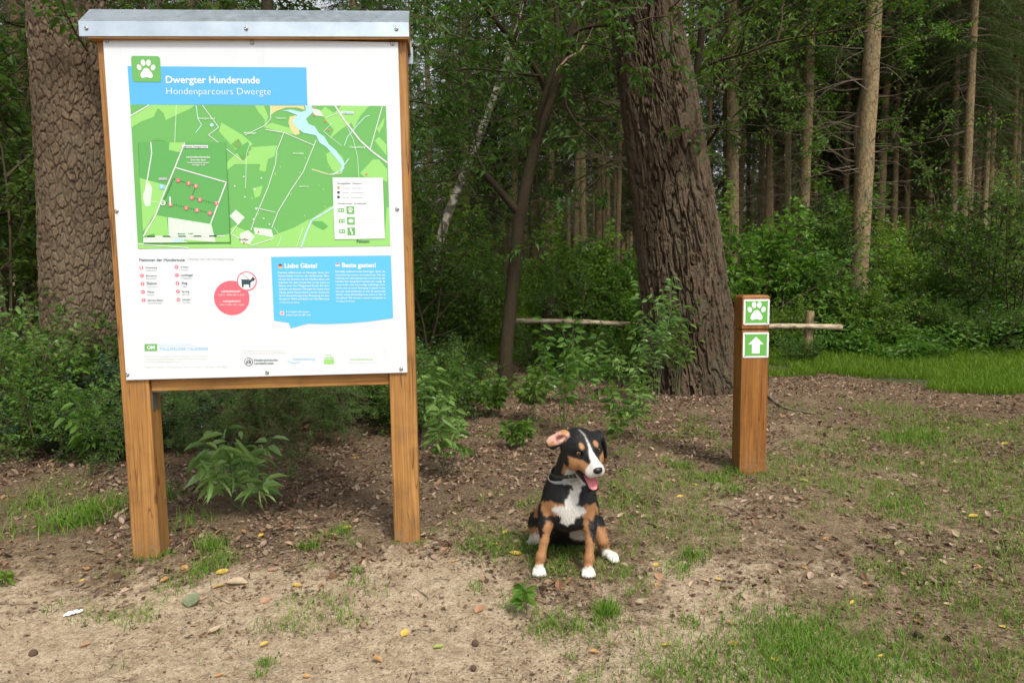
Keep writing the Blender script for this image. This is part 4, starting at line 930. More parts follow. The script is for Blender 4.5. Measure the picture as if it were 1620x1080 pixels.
    for (x, y), L_ in [((720, 270), .6), ((690, 300), .6), ((745, 205), .5), ((735, 135), .6), ((930, 205), .35), ((930, 300), .3), ((1000, 140), .5), ((770, 240), .5), ((700, 230), .7), ((668, 260), .7), ((880, 330), .5), ((900, 380), .5), ((780, 180), .6), ((690, 170), .7)]:
        for k in range(2):
            a = r.uniform(0, 6.28); p = pix(x + r.normal() * 16, y + r.normal() * 14, Y + r.uniform(-.6, .8)) - b; gr.branch(p, A(math.cos(a), math.sin(a), .1), L_ * .8, .005, 1, 4, .2, -.01, 4, .6)
    g = Geo(); gr.wood(g, rmin=.0012); g.build("twigs", M_TWIG, root); g = Geo(); foliate(g, gr, 8, .082, .040, seed=3, droop=.32, detail=0); g.build("crown", M_LEAF_TREE, root)
young_tree()

def birch():
    Y = 12.5; b = pix(700, 392, Y); b0 = pix(668, 455, Y); b0[2] = gz(b0[0], Y); root = empty("birch_tree", tuple(b0), 0, "leaning birch with flaking white bark crossing behind the board's right side", "birch")
    m, nt, bb = mat("birch_bark"); v = coords(nt, "Object", (1, 1, 1)); n = noise(nt, v, 7, 4, .65, .4); n2 = noise(nt, coords(nt, "Object", (1.5, 1.5, 6)), 6, 3)
    c = ramp(nt, n, [(.40, (.42, .38, .31)), (.5, (.24, .21, .16)), (.58, (.07, .06, .045))]); c = mixc(nt, ramp(nt, n2, [(.6, 0.0), (.66, .9)]), c, (.06, .05, .04)); nt.links.new(c, bb.inputs["Base Color"]); bb.inputs["Roughness"].default_value = .8; bump(nt, n, .5, .01, bb)
    q = [b0 - b0] + [pix(x, y, Y) - b0 for x, y in ((690, 400), (708, 340), (728, 290), (752, 232), (772, 180), (792, 125), (815, 60), (835, -20), (850, -150), (870, -400))]
    V, F = tube(np.array(q), [.11, .088, .078, .074, .070, .065, .06, .055, .05, .04, .03], 16); g = Geo(); g.add(V, F, smooth=True); g.build("trunk", m, root)
    gr = Grow(23); r = gr.r
    for k in range(60):
        p = np.array(q[-1]) * r.uniform(.25, 1.15) + A(r.normal() * 1.4, r.normal() * 1.2, r.normal() * .5); gr.branch(p, rdir(1, 0, r)[0], 1.3, .008, 1, 5, .2, -.08, 4, .6)
    g = Geo(); gr.wood(g, rmin=.0015); foliate(g, gr, 8, .055, .042, seed=5); g.m[-1][:] = 1; g.m[-2][:] = 1; g.build("crown", [M_TWIG, M_LEAF_MID], root)
birch()
# ------------------------------------------------------------------ log barrier on two short posts
def log_barrier():
    Y = 9.3; a, b_ = pix(812, 507, Y), pix(1331, 518, Y + .25); mid = (a + b_) / 2; zb = float(gz(mid[0], mid[1])); o = A(mid[0], mid[1], zb)
    root = empty("log_barrier", tuple(o), 0, "long pale peeled log lying level on two stumpy posts behind the big pine", "log barrier")
    m, nt, bb = mat("peeled_log"); n = noise(nt, coords(nt, "Object", (1, 4, 4)), 7, 5, .65); nt.links.new(ramp(nt, n, [(.35, (.16, .10, .055)), (.52, (.42, .33, .22)), (.7, (.60, .54, .42))]), bb.inputs["Base Color"]); bb.inputs["Roughness"].default_value = .8; bump(nt, n, .5, .01, bb)
    t = np.linspace(0, 1, 40); C = a + (b_ - a) * t[:, None]; C[:, 2] += .012 * np.sin(t * 9) - .02 * np.sin(t * np.pi); V, F = tube(C - o, .033 + .006 * t + .003 * np.sin(t * 40), 14); g = Geo(); g.add(V, F, smooth=True); g.build("rail", m, root)
    for x, y, r in ((1276, 560, .060), (866, 570, .085)):
        p = pix(x, y, Y + .34); p[2] = float(gz(p[0], p[1])); top = pix(x, 492 if x > 1000 else 470, Y + .34)[2]
        C = np.array([[p[0], p[1], p[2] - .1], [p[0] + .01, p[1], p[2] + .2], [p[0] + .035, p[1], top]]) - o; V, F = tube(C, [r * 1.5, r * 1.15, r * .95], 18); V += np.random.default_rng(1).normal(size=V.shape) * .004; g = Geo(); g.add(V, F); g.build("post", M_BARK_S if x < 1000 else M_SPRUCE, root)
log_barrier()

# ------------------------------------------------------------------ bushes
def bush_proto(seed, kind):
    gr = Grow(seed); r = gr.r
    if kind == "airy":
        for k in range(8): a = r.uniform(0, 6.28); gr.branch(A(r.normal() * .1, r.normal() * .1, 0), A(math.cos(a) * .55, math.sin(a) * .55, 1), r.uniform(.65, .95), .011, 2, 6, .13, .10, 4, .58, (.5, 1.0), .15)
        per, L, W, M = 7, .062, .034, None
    elif kind == "dense":
        for k in range(11): a = r.uniform(0, 6.28); gr.branch(A(r.normal() * .12, r.normal() * .12, 0), A(math.cos(a) * .8, math.sin(a) * .8, .9), r.uniform(.5, .8), .010, 2, 6, .15, .06, 4, .6, (.5, 1.1), .1)
        per, L, W = 8, .052, .030
    elif kind == "tall":
        for k in range(4): a = r.uniform(0, 6.28); gr.branch(A(r.normal() * .06, r.normal() * .06, 0), A(math.cos(a) * .22, math.sin(a) * .22, 1), r.uniform(1.3, 1.7), .014, 2, 9, .09, .06, 6, .42, (.8, 1.35), .22)
        per, L, W = 9, .055, .030
    elif kind == "holly":
        for k in range(12): a = r.uniform(0, 6.28); gr.branch(A(r.normal() * .15, r.normal() * .15, 0), A(math.cos(a), math.sin(a), .9), r.uniform(.35, .6), .008, 2, 5, .2, .03, 4, .62, (.5, 1.1), .1)
        per, L, W = 9, .045, .026
    elif kind == "yew":
        for k in range(16): a = r.uniform(0, 6.28); gr.branch(A(0, 0, .12 + .035 * k), A(math.cos(a), math.sin(a), .32), r.uniform(.45, .75), .007, 2, 7, .08, -.05, 5, .5, (.7, 1.0), .2)
        per, L, W = 22, .022, .0042
    elif kind == "beech":
        for k in range(7): a = r.uniform(0, 6.28); gr.branch(A(r.normal() * .08, r.normal() * .08, 0), A(math.cos(a) * .5, math.sin(a) * .5, 1), r.uniform(.8, 1.1), .012, 2, 7, .10, .02, 5, .55, (.7, 1.2), .15)
        per, L, W = 8, .066, .042
    return gr, per, L, W
def bush(seed, kind, leafm):
    gr, per, L, W = bush_proto(seed, kind); root = empty("bush"); g = Geo(); gr.wood(g, rmin=.0011); g.build("stem", M_TWIG, root); g = Geo()
    foliate(g, gr, per, L, W, seed=seed, out=.95 if kind == "yew" else .85, droop=.05 if kind == "yew" else .22); g.build("foliage", leafm, root); return root
BK = [bush(201, "airy", M_LEAF_MID), bush(202, "dense", M_LEAF_MID), bush(203, "tall", M_LEAF_MID), bush(204, "holly", M_HOLLY), bush(205, "yew", M_YEW), bush(206, "beech", M_LEAF_BRIGHT), bush(207, "dense", M_LEAF_BRIGHT), bush(208, "dense", M_LEAF_TREE), bush(209, "tall", M_LEAF_TREE)]
AI, DE, TA, HO, YE, BE, BR, DK, TD = range(9)
BNAME = {AI: "bush", DE: "bush", TA: "sapling_bush", HO: "holly_bush", YE: "yew_bush", BE: "beech_bush", BR: "bush", DK: "bush", TD: "sapling_bush"}
BUSHES = [
 (682, 6.3, .72, DK, "dark leafy bush pressed against the right post of the board"),
 (716, 8.2, .55, DE, "low loose bush between the board's right post and the forked young tree"),
 (664, 8.6, 1.5, TD, "tall shadowed bush peering past the board's right edge"),
 (715, 10.5, 1.3, AI, "middling green bush in front of the leaning birch"),
 (752, 13.0, 1.0, TA, "slim sapling left of the forked young tree, right of the birch foot"),
 (866, 8.9, .62, DK, "dark bush wrapped around the left post of the log barrier"),
 (905, 9.8, .72, TA, "thin upright sapling standing over the log barrier"),
 (948, 9.0, .55, DE, "low green bush in front of the log barrier's middle"),
 (985, 10.6, 1.25, BE, "bright green beech bush at the left flank of the leaning pine"),
 (925, 14.5, 1.0, AI, "soft green bush behind the middle of the log barrier"),
 (905, 18.0, 1.1, BR, "bright far bush beyond the sunlit clearing"),
 (1172, 13.0, 1.3, DE, "bush showing between the leaning pine and the marker post"),
 (1228, 12.2, 1.35, BE, "bright beech bush directly above the marker post"),
 (1296, 11.2, 1.2, AI, "open bush with dark bare stems right of the marker post"),
 (1330, 14.0, .95, DK, "dark low bush at the foot of the thickest spruce"),
 (1422, 14.6, 1.2, BR, "sunlit bright bush between the spruces at the right"),
 (1462, 12.6, 1.1, DE, "mid green bush below the lone reddish spruce"),
 (1508, 13.8, 1.2, BR, "light green bush at the feet of the mossy spruce pair"),
 (1550, 10.8, 1.35, TD, "tall dark bush with fine leaves near the right edge"),
 (1612, 9.8, 1.3, TA, "upright bush cut off by the right edge of the photo"),
 (1400, 11.2, .8, DK, "spreading dark bush right of the thickest spruce"),
 (1482, 10.4, .75, DE, "low bush in front of the bright ones at the right"),
 (1575, 9.3, .7, DK, "low dark bush nearest the grass strip at the far right"),
 (1252, 10.6, .6, DE, "small bush behind the log barrier's cut end"),
 (935, 10.8, 1.5, BE, "tall light green beech bush above the middle of the log barrier"),
 (862, 12.5, 1.5, BR, "tall bright bush right of the sunlit clearing"),
 (1012, 9.6, 1.3, BR, "tall bright bush touching the leaning pine's left side"),
 (1190, 11.2, 1.7, BE, "tall light beech bush right against the leaning pine"),
 (1265, 12.8, 1.8, AI, "tall loose green bush above the marker post"),
 (1318, 12.6, 1.4, TA, "upright leafy sapling left of the thickest spruce"),
 (1405, 12.8, 1.5, BE, "light beech bush right beside the thickest spruce"),
 (1475, 14.5, 1.9, BR, "tall bright bush under the lone reddish spruce"),
 (1535, 12.4, 1.6, AI, "tall loose bush before the mossy spruce pair"),
 (700, 9.2, 1.4, AI, "tall loose bush beside the board, left of the birch foot"),
 (740, 10.8, 1.4, BR, "bright bush between the birch foot and the forked young tree"),
 (350, 4.75, .62, YE, "small feathery yew right behind the glossy seedling under the board"),
 (580, 5.3, .7, YE, "feathery yew beside the right post, under the board"),
 (280, 5.0, .72, HO, "dark holly right of the board's left post"),
 (65, 4.7, .62, DE, "low leafy bush in front of the hollies at the left"),
 (165, 4.65, .5, DK, "small dark bush just left of the board's left post"),
 (652, 5.5, .62, DE, "leafy low bush half hidden behind the right post of the board"),
 (700, 5.9, .42, DK, "small dark bush on the litter right of the board"),
 (1000, 8.2, .62, BR, "bright low bush against the leaning pine's left foot"),
 (905, 11.5, 1.0, BE, "light green beech bush behind the middle of the log barrier"),
 (1205, 10.2, .8, BR, "bright low bush just behind the marker post"),
 (1365, 10.3, .75, BE, "light green beech bush at the edge of the grass strip"),
 (1300, 14.0, 1.5, BR, "tall bright bush between the spruce trunks above the log's cut end"),
 (1445, 17.0, 1.6, BE, "high sunlit beech bush behind the pale slender spruces"),
 (1595, 13.5, 1.5, DE, "tall green bush in the far right shade"),
 (680, 13.5, 1.9, BE, "light green beech bush high beside the board's right edge"),
 (780, 15.5, 1.3, BR, "bright bush behind the birch and the young tree"),
 (1268, 9.05, .42, DE, "small leafy bush in front of the log's cut end, behind the marker post"),
 (18, 5.0, .78, AI, "leafy bush at the left edge of the photo beside the thick pine"),
 (42, 7.2, 1.7, TD, "tall dark bush filling the left edge of the photo"),
 (-40, 8.0, 2.2, TD, "tallest leafy sapling, cut off by the left edge"),
 (22, 11.5, 2.6, TA, "far tall sapling showing left of the thick pine"),
 (165, 5.3, .85, HO, "dark glossy holly against the left post of the board"),
 (95, 5.15, .8, HO, "dark glossy holly in front of the thick pine's foot"),
 (28, 5.6, .95, HO, "dark glossy holly left of the thick pine's foot"),
 (205, 6.1, 1.0, DK, "dark bush behind the board's left post"),
 (390, 5.0, 1.15, YE, "feathery soft green yew seen under the board"),
 (318, 5.9, .85, HO, "dark holly under the board's left half, behind the yew"),
 (470, 5.3, .95, YE, "second feathery yew under the board, further right"),
 (550, 6.5, .75, DK, "dark bush under the board left of its right post"),
 (598, 6.1, .62, DE, "small green bush beside the inner side of the right post"),
 (520, 7.4, 1.1, HO, "deep shadowed holly behind the board's middle"),
 (300, 7.2, 1.3, DK, "deep shadowed bush behind the board's left half"),
]
ubush = set()
r_ = np.random.default_rng(77)
def put_bush(k, loc, s, lab, group=None):
    o = BK[k]
    if k in ubush: o = copy_tree(o)
    ubush.add(k); o.location = loc; o.rotation_euler = (r_.normal() * .05, r_.normal() * .05, r_.uniform(0, 6.28)); o.scale = (s * r_.uniform(.95, 1.15), s * r_.uniform(.95, 1.15), s)
    o.name = BNAME[k]; return tag(o, lab, "bush" if k not in (TA, TD) else "sapling", group)
for px, Y, s, k, lab in BUSHES:
    X = pix(px, 480, Y)[0]; put_bush(k, (X, Y, float(gz(X, Y)) - .02), s, lab)
i = 0
while i < 70:
    Y = 15 + 22 * r_.random(); X = r_.uniform(-.85, .85) * Y; q = topix(A(X, Y, 1))[0]
    if 765 < q[0] < 880: continue
    if 180 < q[0] < 610: continue
    k = int(r_.choice([AI, DE, BE, BR, TA, DE, AI])); put_bush(k, (X, Y, float(gz(X, Y)) - .02), r_.uniform(.9, 1.6), "leafy undergrowth bush far back among the spruce trunks", "undergrowth bushes among the spruce trunks"); i += 1

# ------------------------------------------------------------------ broadleaf trees whose crowns hang over the clearing's rim
def broadleaf(seed, loc, H, label, spread=2.0, low=2.2, rad=.11, leafm=None, name="broadleaf_tree", n=30, L=.095):
    root = empty(name, loc, 0, label, "tree"); gr = Grow(seed); r = gr.r
    z = np.linspace(-.1, H, 24); C = np.stack([np.cumsum(r.normal(size=24) * .03), np.cumsum(r.normal(size=24) * .03), z], 1); V, F = tube(C, rad * (1 - .8 * np.linspace(0, 1, 24)), 14); g = Geo(); g.add(V, F, smooth=True); g.build("trunk", M_BARK_S, root)
    for k in range(n):
        t = low + (H - low) * (k + .5) / n; a = r.uniform(0, 6.28); p = A(np.interp(t, z, C[:, 0]), np.interp(t, z, C[:, 1]), t); gr.branch(p, A(math.cos(a), math.sin(a), .25), spread * r.uniform(.6, 1.1) * (1 - .4 * k / n), .024, 2, 5, .16, .0, 5, .55, (.5, 1.1), .25)
    g = Geo(); gr.wood(g, rmin=.0014); g.build("branches", M_TWIG, root); g = Geo(); foliate(g, gr, 7, L, L * .5, seed=seed, droop=.3); g.build("crown", leafm or M_LEAF_TREE, root); return root
broadleaf(301, (-5.6, 5.4, .05), 6.5, "broadleaf tree whose leaves fill the photo's upper left corner", 2.0, 1.3)
broadleaf(302, (-2.6, 7.6, .05), 7.5, "broadleaf tree hidden behind the board, leaves showing over its roof", 2.3, 2.4)
broadleaf(303, (-2.6, 15.5, .3), 9.0, "broadleaf tree with light green leaves behind the birch", 2.4, 1.8, leafm=M_LEAF_MID)
broadleaf(304, (2.25, 8.35, .1), 7.5, "young broadleaf tree hanging leafy twigs in front of the leaning pine's right side", 2.6, 2.2, .07, n=26)
broadleaf(305, (-7.5, 9.5, .1), 9.0, "tall broadleaf tree far left behind the thick pine", 2.6, 1.6, leafm=M_LEAF_MID)
broadleaf(306, (2.9, 12.5, .2), 9.0, "broadleaf tree behind the leaning pine, green through its left edge", 2.4, 2.6, leafm=M_LEAF_MID)
broadleaf(307, (8.25, 16.3, .3), 9.0, "broadleaf tree with bright leaves among the spruces at the right", 2.2, 3.4, leafm=M_LEAF_BRIGHT)

# ------------------------------------------------------------------ small plants with big glossy leaves
M_LEAF_PALE = leafmat("leaf_pale_gloss", (.12, .24, .06), (.34, .48, .17), .32, .24, 1.0)
def cherry(seed, loc, h, n, spread, L, label, cat="seedling", name="seedling", W=.40, per=7, leafm=None, wig=.12, group=None):
    root = empty(name, tuple(loc), 0, label, cat, group); gr = Grow(seed); r = gr.r
    for k in range(n):
        a = 2 * np.pi * k / n + r.uniform(-.4, .4); s = r.uniform(.15, 1.0) * spread; Ls = h * r.uniform(.7, 1.15); gr.branch(A(r.normal() * .015, r.normal() * .015, -.01), A(math.cos(a) * s, math.sin(a) * s, h), Ls, .0032, 1, 3, wig, .10, 5, .5, (.5, .9), .45)
    g = Geo(); gr.wood(g, k=5, rmin=.0011); g.build("stem", plain("sapling_stem", (.10, .12, .05), .6), root)
    g = Geo(); foliate(g, gr, per + 1, L * 1.15, L * 1.15 * W, seed=seed, droop=.38, detail=1, flat=1.2, out=.8, fold=.14); g.build("foliage", leafm or M_LEAF_GLOSS, root); return root
cherry(401, at(388, 806), .33, 8, .42, .125, "glossy pale-leaved seedling standing under the board between its posts", per=4, W=.31, wig=.2, leafm=M_LEAF_PALE)
for i_, (x_, y_, h_, n_, s_, L_, lab_) in enumerate(((688, 700, .5, 6, .2, .09, "broad-leaved seedling right beside the board's right post"), (728, 660, .26, 5, .2, .075, "broad-leaved seedling left of the round bushy one by the young tree"), (842, 668, .34, 5, .2, .08, "spreading seedling right of the round bushy one by the young tree"), (925, 640, .45, 5, .22, .08, "leafy seedling behind the dog's upright neighbour plant"), (975, 625, .36, 5, .2, .075, "leafy seedling left of the tallest one by the leaning pine"), (1012, 655, .40, 5, .2, .075, "leafy seedling in front of the tallest one by the leaning pine"), (240, 690, .4, 6, .22, .08, "shaded seedling right behind the board's left post"), (540, 672, .3, 6, .2, .07, "small shaded seedling under the board near the right post"), (640, 640, .4, 5, .2, .08, "shaded seedling behind the board's right post, further left"), (110, 700, .42, 6, .25, .09, "broad-leaved seedling before the hollies left of the board"))):
    cherry(450 + i_, at(x_, y_), h_, n_, s_, L_, lab_, per=7, leafm=(M_LEAF_MID, M_LEAF_GLOSS)[i_ % 2], W=.46)
cherry(402, at(706, 752), .36, 5, .20, .085, "glossy seedling right of the board's right post, on the brown litter", per=6)
cherry(403, at(672, 712), .50, 5, .14, .08, "taller seedling just behind the board's right post", per=7)
cherry(404, at(782, 660), .30, 9, .24, .060, "low round bushy seedling at the foot of the forked young tree", W=.75, per=7, leafm=M_LEAF_MID)
cherry(405, at(893, 690), .70, 6, .22, .078, "upright leafy seedling behind the dog's head", per=8, leafm=M_LEAF_MID, W=.5)
cherry(406, at(1040, 640), .78, 7, .26, .085, "tallest leafy seedling in front of the leaning pine's left foot", per=8)
cherry(407, at(1075, 628), .62, 5, .18, .08, "leafy seedling touching the bark of the leaning pine", per=8, leafm=M_LEAF_MID)
cherry(408, at(984, 726), .40, 2, .07, .07, "thin single-stemmed seedling right of the dog's head", per=6, leafm=M_LEAF_MID, W=.5)
cherry(409, at(822, 708), .20, 5, .22, .065, "low spreading seedling left of the dog's ear", per=6, W=.5, leafm=M_LEAF_MID)
cherry(410, at(1010, 700), .34, 3, .18, .075, "small seedling between the dog and the leaning pine", per=6)
cherry(411, at(60, 668), .62, 6, .30, .10, "pale glossy seedling at the left edge in front of the hollies", per=7)
cherry(412, at(150, 735), .34, 7, .26, .08, "mid-green seedling left of the board's left post", per=7, leafm=M_LEAF_MID, W=.5)
cherry(413, at(-10, 655), .8, 6, .3, .10, "large-leaved seedling cut off by the photo's left edge", per=8)
cherry(414, at(855, 640), .28, 4, .2, .07, "short seedling right of the forked young tree's foot", per=6, W=.5)
cherry(415, at(828, 968), .085, 1, .02, .045, "tiny bright green seedling alone on the sand in front of the dog", per=6, W=.62, leafm=M_LEAF_BRIGHT)
cherry(416, at(650, 640), .45, 4, .2, .08, "shaded seedling peeking out behind the right post", per=7, leafm=M_LEAF_MID)
cherry(417, at(6, 925), .06, 2, .04, .030, "tiny seedling at the photo's left edge on the sand", per=5, W=.5, leafm=M_LEAF_BRIGHT)

# ------------------------------------------------------------------ ground cover
def blades(P, H, Wd, lean, r, tintmu=.5):
    """curved grass blades as tapering strips of 3 segments"""
    n = len(P); a = r.uniform(0, 2 * np.pi, n); D = np.stack([np.cos(a), np.sin(a), np.zeros(n)], 1); fa = a + np.pi / 2 + r.normal(size=n) * .5; S = np.stack([np.cos(fa), np.sin(fa), np.zeros(n)], 1)
    H = H[:, None]; ln = (lean * r.uniform(.2, 1.3, n))[:, None]; V = []
    for t, w in ((0, 1), (.4, .85), (.75, .5), (1, 0)):
        c = P + A(0, 0, 1) * H * (t - .35 * ln * t * t) + D * H * ln * t ** 1.6
        if w > 0: V += [c - S * Wd[:, None] * w / 2, c + S * Wd[:, None] * w / 2]
        else: V.append(c)
    V = np.stack(V, 1).reshape(-1, 3); b = np.arange(n)[:, None] * 7
    return V, [np.concatenate([b + [[0, 1, 3, 2]], b + [[2, 3, 5, 4]]]), b + [[4, 5, 6]]]

def grass():
    r = np.random.default_rng(91); g = Geo()
    def tuft(px, py, rad, n, h, w=.0032, lean=.7, cnt=1, mu=.38):
        c = at(px, py); P = c[:2] + r.normal(size=(n, 2)) * rad * .5; z = gz(P[:, 0], P[:, 1]) + .0
        V, F = blades(np.stack([P[:, 0], P[:, 1], z], 1), h * r.uniform(.4, 1.1, n), w * r.uniform(.7, 1.3, n), lean, r); g.add(V, F, tint=np.repeat(np.clip(r.normal(mu, .28, n), 0, 1), 7))
    for q in ((110, 832, .16, 230, .17, .0045, 1.1), (150, 812, .16, 150, .15, .004, 1.1), (60, 800, .15, 120, .14, .004, 1), (185, 800, .14, 110, .12, .0035, .9), (30, 815, .12, 70, .11, .004, .9), (90, 775, .18, 90, .16, .003, 1), (0, 850, .1, 50, .1, .004, .9),
              (335, 868, .07, 170, .095), (345, 890, .09, 160, .075), (318, 905, .10, 130, .055), (280, 930, .09, 80, .05), (262, 790, .10, 110, .17, .003, .7), (300, 830, .12, 90, .10, .003, .8),
              (492, 868, .05, 110, .065), (520, 850, .07, 80, .06), (545, 843, .07, 90, .06), (560, 860, .06, 50, .05), (565, 905, .04, 40, .05), (420, 1050, .03, 70, .035), (408, 1068, .03, 30, .03), (110, 960, .09, 60, .035), (120, 985, .06, 40, .03), (565, 925, .05, 30, .04),
              (700, 840, .12, 60, .045), (770, 860, .16, 130, .05), (790, 880, .12, 110, .055), (812, 850, .10, 80, .05), (750, 930, .06, 50, .04), (760, 860, .08, 50, .05), (735, 870, .06, 40, .05), (855, 860, .12, 260, .060), (880, 880, .14, 260, .055), (905, 870, .12, 200, .05), (830, 870, .10, 120, .05), (872, 905, .10, 130, .04),
              (958, 970, .055, 260, .062), (955, 990, .08, 120, .04), (885, 990, .12, 200, .045), (860, 1000, .07, 80, .04), (1095, 880, .07, 190, .055), (1060, 850, .10, 90, .04), (1080, 900, .06, 80, .05), (990, 905, .10, 90, .04), (1000, 940, .05, 40, .04), (1020, 925, .07, 50, .035), (1090, 985, .05, 60, .045),
              (1290, 1030, .34, 1700, .050), (1260, 1060, .28, 1200, .050), (1340, 1050, .26, 800, .045), (1080, 1065, .22, 620, .045), (1180, 1070, .3, 700, .045), (1500, 1060, .3, 500, .045), (1240, 1000, .16, 350, .045), (1560, 1040, .22, 300, .04), (1430, 1030, .2, 260, .04), (1600, 985, .15, 160, .05), (1420, 905, .12, 160, .05), (1460, 940, .2, 240, .04),
              (215, 884, .06, 60, .04), (262, 880, .05, 60, .05), (240, 888, .07, 50, .03), (627, 862, .04, 30, .035), (664, 862, .05, 50, .04), (1160, 748, .08, 110, .06), (1205, 752, .07, 50, .04), (1080, 740, .10, 180, .07), (1140, 760, .12, 230, .07), (1160, 775, .08, 110, .06), (1095, 755, .13, 120, .05), (960, 800, .12, 110, .06), (975, 770, .18, 100, .06), (1010, 790, .2, 100, .05), (1435, 700, .28, 600, .085), (1465, 690, .25, 500, .08), (1440, 745, .22, 240, .07), (1400, 650, .4, 420, .08), (1450, 655, .4, 420, .07), (1520, 720, .3, 260, .07), (1540, 760, .25, 300, .06), (1590, 700, .35, 330, .08), (1380, 690, .25, 180, .06), (1320, 690, .3, 220, .06), (1300, 720, .22, 130, .05), (1490, 790, .3, 420, .05), (1600, 800, .3, 350, .05), (1410, 800, .12, 200, .06), (1380, 740, .12, 110, .06), (1260, 650, .3, 200, .06), (1350, 770, .2, 120, .05), (1300, 800, .18, 110, .04), (1560, 850, .3, 330, .045)):
        tuft(*q)
    # sparse patches by their own noise over the right half and round the dog
    n = 230000; x = r.uniform(-2.5, 6.5, n); y = r.uniform(1.9, 7.6, n); q = topix(np.stack([x, y, gz(x, y)], 1)); f = fbm(x, y, .55, 71, 3); f2 = fbm(x, y, .12, 81, 2)
    side = np.interp(q[:, 0], [-200, 500, 760, 980, 1150, 1620, 1900], [-.20, -.17, -.07, -.03, .01, .055, .06]); side = side + .03 - .14 * np.clip((690 - q[:, 1]) / 50, 0, 1) * (q[:, 0] < 1250) - .22 * np.clip((662 - q[:, 1]) / 20, 0, 1) - .2 * ((q[:, 0] < 680) & (q[:, 1] < 850))
    keep = (f * .6 + f2 * .4 + side > .555) & (r.random(n) < .75); x, y = x[keep], y[keep]; n = len(x)
    V, F = blades(np.stack([x, y, gz(x, y)], 1), r.uniform(.018, .06, n), r.uniform(.002, .0038, n), .9, r); g.add(V, F, tint=np.repeat(np.clip(r.normal(.55, .3, n), 0, 1), 7))
    o = g.build("grass", M_GRASS); tag(o, "thin green grass tufts scattered over the trodden sand", "grass", kind="stuff")
    # lush strip beyond the path and in the far clearing
    g = Geo(); n = 160000; px = r.uniform(1120, 1900, n); Y = r.uniform(6.6, 11.5, n); X = (px - 810) / FPX * Y; z = gz(X, Y); q = topix(np.stack([X, Y, z], 1)); bot = np.interp(q[:, 0], [1150, 1300, 1620], [590, 592, 630]) + 30 * (vnoise(X, Y, .6, 5) - .62)
    keep = (q[:, 1] < bot) & (r.random(n) < .35 + 1.2 * (fbm(X, Y, .7, 6, 3) - .3)); X, Y, z = X[keep], Y[keep], z[keep]; n = len(X)
    V, F = blades(np.stack([X, Y, z], 1), r.uniform(.04, .13, n), r.uniform(.004, .008, n), .6, r); g.add(V, F, tint=np.repeat(np.clip(r.normal(.35, .3, n), 0, 1), 7))
    n = 90000; px = r.uniform(640, 1010, n); Y = 9.6 + 22 * r.random(n) ** 1.2; X = (px - 810) / FPX * Y; z = gz(X, Y); V, F = blades(np.stack([X, Y, z], 1), r.uniform(.06, .2, n) * (Y / 12) ** .5, r.uniform(.008, .015, n) * (Y / 12) ** .5, .6, r); g.add(V, F, tint=np.repeat(np.clip(r.normal(.6, .3, n), 0, 1), 7))
    o = g.build("grass", M_LUSH); tag(o, "lush green grass strip beyond the brown path and in the clearing", "grass", kind="stuff")
M_LUSH = leafmat("lush_grass", (.080, .155, .014), (.20, .32, .035), .38, .5, .25)
grass()

def undergrowth():
    r = np.random.default_rng(95); g = Geo(); P, D, L, W = [], [], [], []
    def area(px0, px1, y0, y1, n, hmax, Lf, cond=None):
        px = r.uniform(px0, px1, n); Y = r.uniform(y0, y1, n); X = (px - 810) / FPX * Y
        if cond is not None:
            q = topix(np.stack([X, Y, gz(X, Y)], 1)); k = cond(q, X, Y); X, Y = X[k], Y[k]
        k = r.random(len(X)) < np.clip((fbm(X, Y, 1.1, 25, 3) - .32) * 5, .06, 1); X, Y = X[k], Y[k]; m = len(X); h = hmax * np.clip((fbm(X, Y, .8, 15, 3) - .22) * 2.6, .12, 1.6)
        for a in range(9):
            an = r.uniform(0, 2 * np.pi, m); rr = r.uniform(.02, .16, m); z = gz(X, Y) + h * r.uniform(.25, 1, m); P.append(np.stack([X + np.cos(an) * rr, Y + np.sin(an) * rr, z], 1)); D.append(np.stack([np.cos(an), np.sin(an), r.uniform(-.3, .35, m)], 1)); L.append(r.uniform(.6, 1.3, m) * Lf); W.append(r.uniform(.4, .6, m) * Lf)
    area(1230, 1800, 8.8, 14, 10500, .50, .085, lambda q, X, Y: q[:, 1] < np.interp(q[:, 0], [1200, 1330, 1620], [552, 562, 592]))
    area(640, 1010, 8.3, 11.5, 1300, .22, .06, lambda q, X, Y: (q[:, 0] > 835) | (q[:, 0] < 770))
    area(-300, 640, 5.6, 12, 3600, .30, .07); area(1000, 1250, 10, 15, 1500, .5, .07)
    P = np.concatenate(P); D = np.concatenate(D); n = len(P); V, F = leaves(P, D, norm(A(0, 0, 1) + r.normal(size=(n, 3)) * .35), np.concatenate(L), np.concatenate(W), .25, .15, 0); g.add(V, F, tint=np.repeat(np.clip(r.normal(.4, .3, n), 0, 1), 4))
    o = g.build("undergrowth", M_LEAF_MID); tag(o, "low dark green ground cover under the bushes and spruces", "undergrowth", kind="stuff")
undergrowth()

